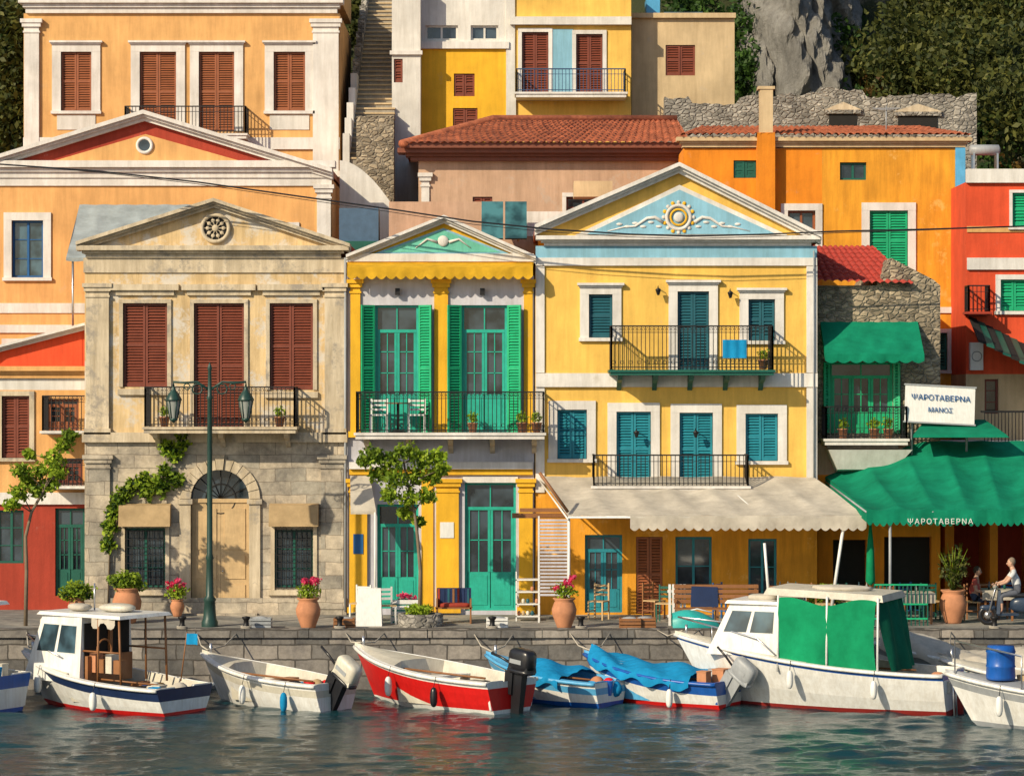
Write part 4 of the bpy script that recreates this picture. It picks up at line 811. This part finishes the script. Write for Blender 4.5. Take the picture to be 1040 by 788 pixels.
Jr={'pel':(0,0,.82),'ch':(.06,0,1.12),'nk':(.12,0,1.33),'hd':(.17,0,1.48),'sl':(.11,.19,1.28),'el':(.3,.25,1.05),'wl':(.46,.26,1.0),'pl':(.53,.25,.99),'sr':(.11,-.19,1.28),'er':(.3,-.25,1.05),'wr':(.46,-.26,1.0),'pr':(.53,-.25,.99),'hl':(.02,.09,.8),'kl':(.42,.14,.72),'al':(.4,.13,.36),'tl':(.52,.13,.32),'hr':(.02,-.09,.8),'kr':(.42,-.14,.72),'ar':(.4,-.13,.36),'tr':(.52,-.13,.32)}
human('scooter_rider',Jr,rd,(PX(1034,-3.2),-3.2,0),math.pi*.97,paint('white_shirt',(.66,.68,.70),.9),paint('shorts',(.10,.11,.14),.9),plain('grey_hair',(.20,.15,.11),.8))
Js={'pel':(0,0,.52),'ch':(0,0,.82),'nk':(.03,0,1.03),'hd':(.07,0,1.18),'sl':(.02,.18,.98),'el':(.08,.23,.74),'wl':(.3,.17,.72),'pl':(.37,.15,.73),'sr':(.02,-.18,.98),'er':(.08,-.23,.74),'wr':(.3,-.17,.72),'pr':(.37,-.15,.73),'hl':(.02,.09,.52),'kl':(.42,.12,.5),'al':(.42,.12,.09),'tl':(.55,.12,.04),'hr':(.02,-.09,.52),'kr':(.42,-.1,.5),'ar':(.38,-.1,.09),'tr':(.5,-.1,.04)}
human('seated_diner',Js,rd,(PX(990,-1.7),-1.7,0),-.35,paint('pink_shirt',(.55,.10,.08),.9),paint('jeans',(.05,.07,.13),.9),hairm); chair(988.5,-1.7,wood,math.pi/2-.35)
g=G('motor_scooter',(PX(1034,-3.2),-3.2,0),math.pi*.97,True)
for xx in (-.5,.72): g.p('wheels').torus((xx,0,.24),.19,.055,blackp,n=24); g.p('wheels').tube([(xx,-.04,.24),(xx,.04,.24)],.1,steel,12)
dk=paint('scooter_paint',(.03,.05,.09),.3)
g.p('body').blob((-.25,0,.5),(.45,.17,.2),dk,.7); g.p('seat').blob((-.12,0,.73),(.42,.14,.06),blackp,.6); g.p('body').hexa([(.0,-.15,.24),(.5,-.15,.24),(.5,.15,.24),(.0,.15,.24),(.0,-.15,.3),(.5,-.15,.3),(.5,.15,.3),(.0,.15,.3)],dk)
g.p('shield').hexa([(.45,-.2,.28),(.53,-.17,.28),(.53,.17,.28),(.45,.2,.28),(.42,-.16,.85),(.48,-.13,.85),(.48,.13,.85),(.42,.16,.85)],dk); g.p('fork').tube([(.72,.07,.24),(.55,.05,.85),(.5,0,.98)],.022,steel); g.p('fork').tube([(.48,-.32,1.0),(.52,0,.97),(.48,.32,1.0)],.016,blackp); g.p('mudguard').blob((.72,0,.42),(.2,.07,.07),dk,.8); g.p('headlamp').blob((.55,0,.93),(.06,.07,.06),lampglass,1); g.done()
# ================================================================= BOATS
class Boat(G):
    def __init__(s,name,px,Y,deg,L,B,fs,fb,mb,ms,mst,mg,mi,deck=.66,floor=.08,top=None,k_=1.1,kz_=1.15):
        super().__init__(name,(PX(px,Y),Y,-1.4),math.radians(deg),True,tilt=0); s.L,s.B,s.fs,s.fb=L,B,fs,fb; s.scl=(k_,k_,k_*kz_)
        nt=29; p=s.p('hull'); bands=[mb,mb,mb,ms,ms,mst,top or ms]
        rows={1:[],-1:[]}
        for i in range(nt):
            t=i/(nt-1); b=s.bm(t); sh=s.sh(t); kz=s.kz(t)
            zl=[kz,-.12,0.0,.07,.07+(sh-.3-.07)*.5,sh-.22,sh-.1,sh]
            for sd in (1,-1):
                r=[]
                for z in zl:
                    z=min(max(z,kz),sh); w=((z-kz)/(sh-kz)); r.append((s.X(t,w),sd*b*w**(.34+.5*t**3),z))
                rows[sd].append(r)
        for sd in (1,-1):
            for j in range(7): p.grid([[r[j],r[j+1]] for r in rows[sd]],bands[j])
        for j in range(7): p.add([rows[1][0][j],rows[1][0][j+1],rows[-1][0][j+1],rows[-1][0][j]],[(0,1,2,3)],bands[j])
        for sd in (1,-1):
            prof=[]
            for i in range(nt):
                t=i/(nt-1);b=s.bm(t);sh=s.sh(t);bi=max(b-.09,0); X=s.X(t,1)
                if t>=deck: prof.append([(X,sd*b,sh),(X,sd*bi,sh+.015),(X,sd*bi*.5,sh+.05),(X,0,sh+.06)])
                else: prof.append([(X,sd*b,sh),(X,sd*bi,sh+.015),(X,sd*bi*.8,floor),(X,0,floor)])
            for j,m in enumerate((mg,mi,mi)): s.p('deck').grid([[r[j],r[j+1]] for r in prof],m,False)
            s.p('rubrail').tube([(s.X(i/(nt-1),1),sd*(s.bm(i/(nt-1))+.012),s.sh(i/(nt-1))-.02) for i in range(nt)],.035,mg,6)
            s.p('floorboards').box(-s.L*.42,s.L*.02,sd*.03,sd*s.B*.26,floor+.01,floor+.03,wood)
        b0=s.bm(0); s.p('transom').prism([(0,0)]*0+[(-b0*.8,floor),(b0*.8,floor),(b0-.02,s.sh(0)+.02),(b0*.35,s.sh(0)+.02),(b0*.25,s.sh(0)-.06),(-b0*.25,s.sh(0)-.06),(-b0*.35,s.sh(0)+.02),(-b0+.02,s.sh(0)+.02)],0,.05,mg)
        q=s.p('transom'); q.v=[(-L/2+.06-y,x,z) for x,y,z in q.v]
        s.p('oars').tube([(-L*.38,.2,fs+.02),(L*.16,.34,fs+.08)],.02,wood,6)
    def bm(s,t): return s.B/2*(1-max(0,(t-.38)/.62)**2.3)*(.80+.20*min(1,t/.38))+.004
    def sh(s,t): return s.fs+(s.fb-s.fs)*t**1.9
    def kz(s,t): return -.28+(0 if t<.75 else ((t-.75)/.25)**2*.34)
    def X(s,t,w): return -s.L/2+t*s.L*(.87+.13*w*t)
    def thwart(s,t,m,w=.25):
        x=s.X(t,1);b=s.bm(t)-.1; s.p('thwarts').box(x-w/2,x+w/2,-b,b,s.sh(t)-.17,s.sh(t)-.12,m)
    def tarp(s,t0,t1,m,h=.12):
        P=[];rr=random.Random(int(s.loc[0]*100)); ph=[rr.uniform(0,6) for _ in range(4)]
        for i in range(60):
            t=t0+(t1-t0)*i/59; row=[]
            for j in range(31):
                v=-1+2*j/30; b=s.bm(t)+.03; e=abs(v)
                z=s.sh(t)+.04+h*(1-v*v)*(.6+.4*math.sin(t*9+ph[2]))+.035*math.sin(t*21+v*4+ph[0])+.025*abs(math.sin(t*37+ph[1]-v*7))
                y=v*b
                if e>.9: z=s.sh(t)+.03-(e-.9)*1.6*(1+.35*math.sin(t*31)); y=math.copysign(b+.02+.015*math.sin(t*70),v)
                row.append((s.X(t,1),y,z))
            P.append(row)
        s.p('tarpaulin').grid(P,m)
    def motor(s,m,m2,tilt=0,y=0,sc_=1):
        q=s.p('outboard_motor'); q.M=Matrix.Translation((-s.L/2-.08,y,s.sh(0)+.02))@Matrix.Rotation(math.radians(tilt),4,'Y')@Matrix.Scale(sc_,4)
        q.hexa([(-.34,-.12,.14),(.08,-.12,.14),(.08,.12,.14),(-.34,.12,.14),(-.30,-.10,.36),(.02,-.10,.42),(.02,.10,.42),(-.30,.10,.36)],m); q.blob((-.13,0,.3),(.23,.14,.16),m,.5,12,18); q.blob((-.12,0,.14),(.25,.145,.04),m2,.6); q.box(-.22,.02,-.145,-.139,.25,.31,greyp); q.box(-.22,.02,.139,.145,.25,.31,greyp); q.hexa([(-.17,-.05,-.5),(.0,-.05,-.5),(.0,.05,-.5),(-.17,.05,-.5),(-.20,-.07,.13),(.02,-.07,.13),(.02,.07,.13),(-.20,.07,.13)],m2)
        q.hexa([(-.16,-.025,-.85),(-.03,-.025,-.85),(-.03,.025,-.85),(-.16,.025,-.85),(-.2,-.05,-.5),(.0,-.05,-.5),(.0,.05,-.5),(-.2,.05,-.5)],m2); q.box(-.32,.05,-.11,.11,-.56,-.54,m2); q.blob((-.1,0,-.78),(.2,.055,.055),m2,1)
        for i in range(3): a=i*2.09; q.hexa([(-.31,.02*math.cos(a),-.78+.02*math.sin(a)),(-.29,.02,-.78),(-.28,.12*math.cos(a+.3),-.78+.12*math.sin(a+.3)),(-.31,.12*math.cos(a),-.78+.12*math.sin(a)),(-.32,.02*math.cos(a),-.78+.02*math.sin(a)),(-.30,.02,-.78),(-.29,.12*math.cos(a+.3),-.78+.12*math.sin(a+.3)),(-.32,.12*math.cos(a),-.78+.12*math.sin(a))],m2)
        q.box(-.02,.14,-.1,.1,-.2,.12,m2); q.tube([(.05,0,.2),(.3,.03,.27),(.5,.05,.3)],.02,blackp,6); q.M=None
    def fender(s,t,m=None):
        x=s.X(t,1); y=s.bm(t)+.09; z=s.sh(t); s.p('fenders').blob((x,y,z-.32),(.07,.07,.17),m or whiter,.8,8,10); s.p('fenders').tube([(x,y,z-.15),(x,y-.06,z+.02)],.008,blackp,4)
    def clutter(s,t0,t1,n=8,z0=.08):
        ms=[wood,cwhite,blueg,terra,greyp,cblue,creamg,redg,blackp,ctan]
        for i in range(n):
            t=R.uniform(t0,t1); x=s.X(t,1); y=R.uniform(-.6,.6)*s.bm(t); m=R.choice(ms); c=R.random(); q=s.p('gear')
            if c<.4: a,b,h=R.uniform(.08,.2),R.uniform(.08,.16),R.uniform(.15,.4); q.box(x-a,x+a,y-b,y+b,z0,z0+h,m); q.box(x-a-.01,x+a+.01,y-b-.01,y+b+.01,z0+h,z0+h+.02,m)
            elif c<.7: q.blob((x,y,z0+.2),(R.uniform(.14,.24),R.uniform(.12,.18),R.uniform(.12,.24)),m,.9,8,10,.2)
            elif c<.85:
                q.M=Matrix.Translation((x,y,z0+.2))@Matrix.Rotation(math.pi/2,4,'X')
                for jj in range(3): q.torus((0,-.03*jj,0),.16-.02*jj,.017,(cwhite if i%2 else cblue),n=16,k2=5)
                q.M=None
            else: q.lathe((x,y,z0+.1),[(.09,0),(.12,.26),(.11,.26),(.08,.02)],m,12)
    def rope(s):
        q=s.p('mooring_rope'); b=Vector((s.X(1,1)-.15,0,s.sh(1)+.06)); sx,_,sz=s.scl; bw=Matrix.Rotation(s.rot,4,'Z')@Vector((b.x*sx,0,b.z*sz))
        for dx in (-.5,.6):
            tgt=Vector((bw.x+dx,-4.5-s.loc[1],1.43)); t=Matrix.Rotation(-s.rot,4,'Z')@tgt; t=Vector((t.x/sx,t.y/sx,t.z/sz)); mid=(b+t)/2-Vector((0,0,.12)); q.tube([b,mid,t],.014,cwhite,5)
        q.tube([b-Vector((.1,0,.1)),b-Vector((.1,0,-.12))],.03,steel,8)
def cabin(bt,xa,xf,w,z0,z1,rk,mw,mr,nwin=3,ov=(.15,.15),roofm=None,glassmat=None):
    q=bt.p('cabin'); gm=glassmat or glassb
    a=[(xa,-w,z0),(xf+rk,-w*.85,z0),(xf+rk,w*.85,z0),(xa,w,z0),(xa,-w*.9,z1),(xf,-w*.75,z1),(xf,w*.75,z1),(xa,w*.9,z1)]; q.hexa(a,mw)
    A_=[Vector(v) for v in a]
    def face(i,j,k_,l,u0,u1,v0,v1,off):
        P0,P1,P2,P3=A_[i],A_[j],A_[k_],A_[l]; nn=(P1-P0).cross(P3-P0).normalized()
        f=lambda u,v:(P0.lerp(P1,u)).lerp(P3.lerp(P2,u),v)
        for m,d,o in ((mr,.02,.006),(gm,0,.014)):
            uu=d/((P1-P0).length);vv=d/((P3-P0).length)
            pts=[f(u0-uu,v0-vv),f(u1+uu,v0-vv),f(u1+uu,v1+vv),f(u0-uu,v1+vv)]
            q.hexa([tuple(x_) for x_ in pts]+[tuple(x_+nn*o*off) for x_ in pts],m)
    for i in range(nwin):
        u0=.08+.84*i/nwin+.03;u1=.08+.84*(i+1)/nwin-.03
        face(3,2,6,7,u0,u1,.45,.86,-1); face(0,1,5,4,u0,u1,.45,.86,1)
    for i in range(2): face(1,2,6,5,.08+.44*i,.48+.44*i,.4,.88,1)
    bt.p('cabin_roof').hexa([(xa-ov[0],-w*.98,z1),(xf+ov[1],-w*.85,z1),(xf+ov[1],w*.85,z1),(xa-ov[0],w*.98,z1),(xa-ov[0]+.04,-w*.92,z1+.06),(xf+ov[1]-.05,-w*.8,z1+.06),(xf+ov[1]-.05,w*.8,z1+.06),(xa-ov[0]+.04,w*.92,z1+.06)],roofm or mw)
b=Boat('fishing_cabin_boat',104,-8.3,145,4.1,1.9,.50,.95,redg,whitep,navy,whitep,creamg,.6,.15,top=navy,k_=1.2,kz_=1.0)
cabin(b,-.1,1.0,.72,.5,1.72,.45,whitep,whiter,2,(1.0,.1))
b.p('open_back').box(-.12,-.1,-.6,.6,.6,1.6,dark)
for y in (-.62,.62): b.p('posts').tube([(-1.05,y,.5),(-1.0,y,1.75)],.022,wood); b.p('posts').tube([(-.5,y*1.05,.5),(-.5,y*1.02,1.75)],.02,wood); b.p('posts').tube([(-1.0,y,1.1),(-.1,y,1.1)],.018,wood)
b.p('dashboard').box(-.2,-.13,-.6,.6,.5,1.0,wood); b.p('dashboard').torus((-.24,.2,1.1),.19,.018,wood,'x'); b.p('dashboard').box(-.17,-.12,-.1,-.02,.6,1.65,wood)
for i in range(4): b.p('gear_rack').box(-.9+.2*i,-.75+.2*i,.3,.5,.7,.95+.1*(i%2),(wood,creamg,wood,terra)[i])
b.p('hanging_tarp').grid([[(-.35-.6*i/10,.66+.02*math.sin(i*2),1.72-.2*j/4*(.7+.3*math.sin(i))) for j in range(5)] for i in range(11)],cwhite)
for sd in (-1,1): b.p('railings').tube([(b.X(.98,1),0,b.sh(1)+.3),(b.X(.8,1),sd*.5,b.sh(.8)+.32),(b.X(.62,1),sd*.75,b.sh(.62)+.3)],.016,steel,6)
b.p('mast').tube([(.2,.0,1.8),(.2,0,2.3)],.016,steel); b.p('roof_gear').blob((.4,.2,1.86),(.25,.15,.07),cwhite,.8,10,14,.15); b.p('roof_gear').blob((-.3,-.1,1.86),(.35,.25,.08),creamg,.8,10,14,.15)
b.thwart(.12,wood,.4); b.clutter(.05,.42,20,.15); b.fender(.35); b.fender(.75,whiter)
b.p('flag').tube([(-1.95,0,.6),(-2.1,0,1.5)],.012,wood,6); b.p('flag').grid([[(-2.08-.3*i/6,.03*math.sin(i*1.3),1.48-.2*j/4) for j in range(5)] for i in range(7)],cblue); b.rope(); b.done()
b=Boat('white_motor_dinghy',272,-7.6,142,3.7,1.6,.46,.80,whitep,whitep,creamg,whitep,creamg,.68,k_=1.12); b.thwart(.25,wood); b.thwart(.5,wood); b.motor(creamg,blackp,-30,.1,1.2); b.clutter(.1,.6,12); b.fender(.5); b.fender(.2,cblue); b.rope(); b.done()
b=Boat('red_motor_boat',438,-7.8,138,4.3,1.8,.54,.9,whitep,redg,redg,whitep,creamg,.64,top=whitep,k_=1.14); b.thwart(.2,whiter,.35); b.thwart(.48,whiter); b.motor(blackp,blackp,-6,0,1.2); b.clutter(.1,.6,12); b.fender(.6); b.fender(.3,blackp)
b.p('fuel_tank').box(-1.7,-1.35,-.3,.1,.1,.4,redg); b.rope(); b.done()
b=Boat('blue_white_rowboat',556,-7.0,145,3.2,1.55,.44,.78,blueg,whitep,skyb,skyb,skyb,.68,k_=1.08); b.tarp(.28,.72,cblue,.1); b.thwart(.12,wood); b.clutter(.02,.25,7); b.rope(); b.done()
b=Boat('blue_tarp_boat',666,-7.3,148,3.5,1.6,.46,.82,redg,whitep,blueg,blueg,skyb,.7,top=blueg,k_=1.08); b.tarp(.18,.95,cblue,.14); b.motor(greyp,greyp,-34,.1,1.15); b.fender(.3); b.clutter(.02,.16,4,.3); b.rope(); b.done()
b=Boat('green_canopy_caique',824,-8.1,157,5.9,2.2,.74,1.25,maroon,whitep,whitep,whitep,creamg,.52,.3,top=blueg,k_=1.1,kz_=1.1)
cabin(b,.45,1.55,.75,.95,1.9,.5,whitep,whiter,2,(.1,.1))
b.p('canopy_roof').hexa([(-1.75,-.9,2.02),(.75,-.85,2.1),(.75,.85,2.1),(-1.75,.9,2.02),(-1.7,-.8,2.14),(.7,-.75,2.22),(.7,.75,2.22),(-1.7,.8,2.14)],creamg)
P=[]
for i in range(41):
    u=i/40; P.append([(-1.62+2.0*u+.05*math.sin(v_*3),.93+(.025*math.sin(u*11+j*.5)+.012*math.sin(u*31+j))*(1-j/8*.6),.76+.05*math.sin(u*9)-.06*math.sin(u*math.pi)+1.28*j/8) for j,v_ in enumerate([x_/8 for x_ in range(9)])])
b.p('side_curtain').grid(P,cgrn2)
P=[]
for i in range(31):
    u=i/30; P.append([(-1.66-.05*math.sin(u*15+j*.4)-.42*(1-j/8)*(.5+.5*math.sin(u*3)),-.85+1.78*u,.78+1.24*j/8) for j in range(9)])
b.p('rear_curtain').grid(P,canvas('dark_green_tarp',(.008,.14,.08),.05))
for x_ in (-1.65,-.6,.42):
    for y in (-.88,.88): b.p('posts').tube([(x_,y*1.08,.7),(x_,y*1.03,2.1)],.024,whiter)
for sd in (-1,1): b.p('railings').tube([(b.X(.99,1),0,b.sh(1)+.32),(b.X(.85,1),sd*.5,b.sh(.85)+.34),(b.X(.68,1),sd*.8,b.sh(.68)+.3),(b.X(.6,1),sd*.9,b.sh(.6))],.017,steel,6); b.p('railings').tube([(b.X(.85,1),sd*.5,b.sh(.85)),(b.X(.85,1),sd*.5,b.sh(.85)+.34)],.014,steel,6)
b.p('mast').tube([(.9,0,1.9),(1.0,0,3.0)],.03,whiter); b.p('roof_gear').blob((1.0,.1,2.0),(.3,.2,.06),cwhite,.6,10,14,.1); b.p('roof_gear').blob((-.6,.0,2.2),(.6,.3,.06),cwhite,.7,10,14,.2)
b.fender(.25); b.fender(.55); b.clutter(.02,.12,6,.4); b.p('rudder').box(-3.15,-2.96,-.03,.03,-.2,.75,maroon); b.p('ladder').tube([(-3.05,.3,.75),(-3.1,.3,-.1)],.018,steel,6); b.p('ladder').tube([(-3.05,.5,.75),(-3.1,.5,-.1)],.018,steel,6); b.rope(); b.done()
b=Boat('white_sailing_dinghy',985,-6.5,165,4.2,1.7,.6,1.0,whitep,whitep,greyp,whitep,creamg,.6); b.tarp(.1,.95,cwhite,.3); b.rope(); b.done()
b=Boat('white_skiff',1042,-8.4,155,3.6,1.6,.5,.8,blueg,whitep,skyb,whitep,creamg,.66); b.clutter(.1,.6,14); b.thwart(.3,wood); b.motor(greyp,blackp,-30); b.rope(); b.done()
b=Boat('grey_work_boat',1066,-12.4,150,4.2,1.7,.6,.85,greyp,whitep,greyp,whitep,greyp,.5,.3)
b.p('barrel').lathe((.9,.2,.8),[(.001,0),(.27,0),(.28,.05),(.27,.2),(.285,.22),(.27,.24),(.27,.44),(.285,.46),(.27,.5),(.25,.56),(.001,.56)],blueg,20); b.clutter(.3,.7,12,.5)
b.p('railings').tube([(b.X(.95,1),.1,b.sh(1)),(b.X(.95,1),.1,b.sh(1)+.55),(b.X(.6,1),.75,b.sh(.6)+.55),(b.X(.6,1),.75,b.sh(.6))],.018,steel,6); b.fender(.7); b.done()
b=Boat('white_blue_launch',-88,-8.2,150,4.6,1.9,.62,1.1,blueg,whitep,blueg,whitep,creamg,.6,top=blueg,k_=1.15); cabin(b,-1.5,.6,.75,.6,1.75,.4,whitep,blueg,3,(.3,.1)); b.fender(.1); b.p('posts').tube([(-1.9,.5,.6),(-1.9,.5,1.5)],.02,steel,6); b.clutter(.02,.12,5,.4); b.rope(); b.done()
g=G('upturned_dinghy',(PX(708,-4.0),-4.0,0)); X,Y_,_=g.loc; tq=paint('turquoise_plastic',(.03,.42,.40),.4); P=[]
for i in range(17):
    t=i/16; w_=.36*math.sin(math.pi*min(1,.28+t*.72))**.8; P.append([(X-.6+1.2*t,Y_+w_*math.cos(math.pi*j/10),.02+.42*math.sin(math.pi*j/10)**.7*(w_/.36)) for j in range(11)])
g.p('hull').grid(P,tq); g.p('keel').tube([(X-.55,Y_,.33),(X,Y_,.46),(X+.4,Y_,.36)],.018,whiter,6); g.done()
for px in (60,185,250,345,500,590,760,900,1010):
    g=G('mooring_bollard',(PX(px,-4.5),-4.5,.03)); g.p('post').lathe(g.loc,[(.1,0),(.09,.05),(.06,.1),(.06,.2),(.1,.25),(.1,.28),(.001,.3)],iron,12); g.p('rope_coil').M=Matrix.Translation(g.loc+Vector((0,0,.05)))@Matrix.Rotation(math.pi/2,4,'X')
    for j in range(3): g.p('rope_coil').torus((0,-.03*j,0),.12,.016,cwhite,n=14,k2=5)
    g.done()
g=G('fishing_net_pile',(PX(70,-4),-4.0,0))
for i in range(16): g.p('net').blob((g.loc[0]+R.uniform(-.6,.6),-4+R.uniform(-.25,.25),.1+R.uniform(0,.22)),(R.uniform(.12,.26),.2,R.uniform(.08,.16)),R.choice([creamg,greyp,cwhite,ctan,wood]),.9,8,12,.25)
g.done()
for px,py,Y in ((167,434,-.7),(284,434,-.7),(530,440,-.9),(545,440,-.9),(856,446,.4),(888,446,.4),(902,446,.4),(775,376,-.7),(480,440,-.3)):
    g=G('potted_plant',(PX(px,Y),Y,PZ(py,Y)+.02)); g.p('pot').lathe(g.loc,[(.001,0),(.09,0),(.13,.22),(.14,.22),(.14,.25),(.11,.25),(.001,.22)],terra,12); g.p('plant').leaves([(tuple(g.loc+Vector((0,0,.38))),(.16,.14,.16))],110,.045,leafA); g.done()
g=G('beach_towel',(PX(746,-1.02),-1.02,PZ(354,-1.0))); X,Y_,Z=g.loc; g.p('cloth').grid([[(X-.3+.6*i/14,Y_-.03-.015*math.sin(i*1.1),Z+.22-.46*j/5) for j in range(6)] for i in range(15)],cblue); g.done()
# ================================================================= LIGHT / CAMERA
el,az=math.radians(30),math.radians(44)
d=Vector((-math.sin(az)*math.cos(el),-math.cos(az)*math.cos(el),math.sin(el)))
s=bpy.data.lights.new('sun','SUN'); s.energy=5.0; s.angle=math.radians(.5); s.color=(1,.86,.62); so=bpy.data.objects.new('sun',s); col.objects.link(so); so.rotation_euler=d.to_track_quat('Z','Y').to_euler(); so.location=(-20,-30,30)
w=bpy.data.worlds.new('World'); sc.world=w; w.use_nodes=True; nt=w.node_tree; bg=nt.nodes['Background']; sk=nt.nodes.new('ShaderNodeTexSky'); sk.sky_type='NISHITA'; sk.sun_disc=False; sk.sun_elevation=el; sk.sun_rotation=math.pi+az; nt.links.new(sk.outputs[0],bg.inputs[0]); bg.inputs[1].default_value=.115
cd=bpy.data.cameras.new('camera'); co=bpy.data.objects.new('camera',cd); col.objects.link(co); co.location=(0,-CAMD,CZ); co.rotation_euler=(math.pi/2,0,0); cd.sensor_width=36; cd.lens=F/1040*36; cd.shift_y=(HY-394)/1040; cd.clip_end=2000; sc.camera=co
sc.view_settings.view_transform='Standard'; sc.view_settings.look='None'; sc.view_settings.exposure=0
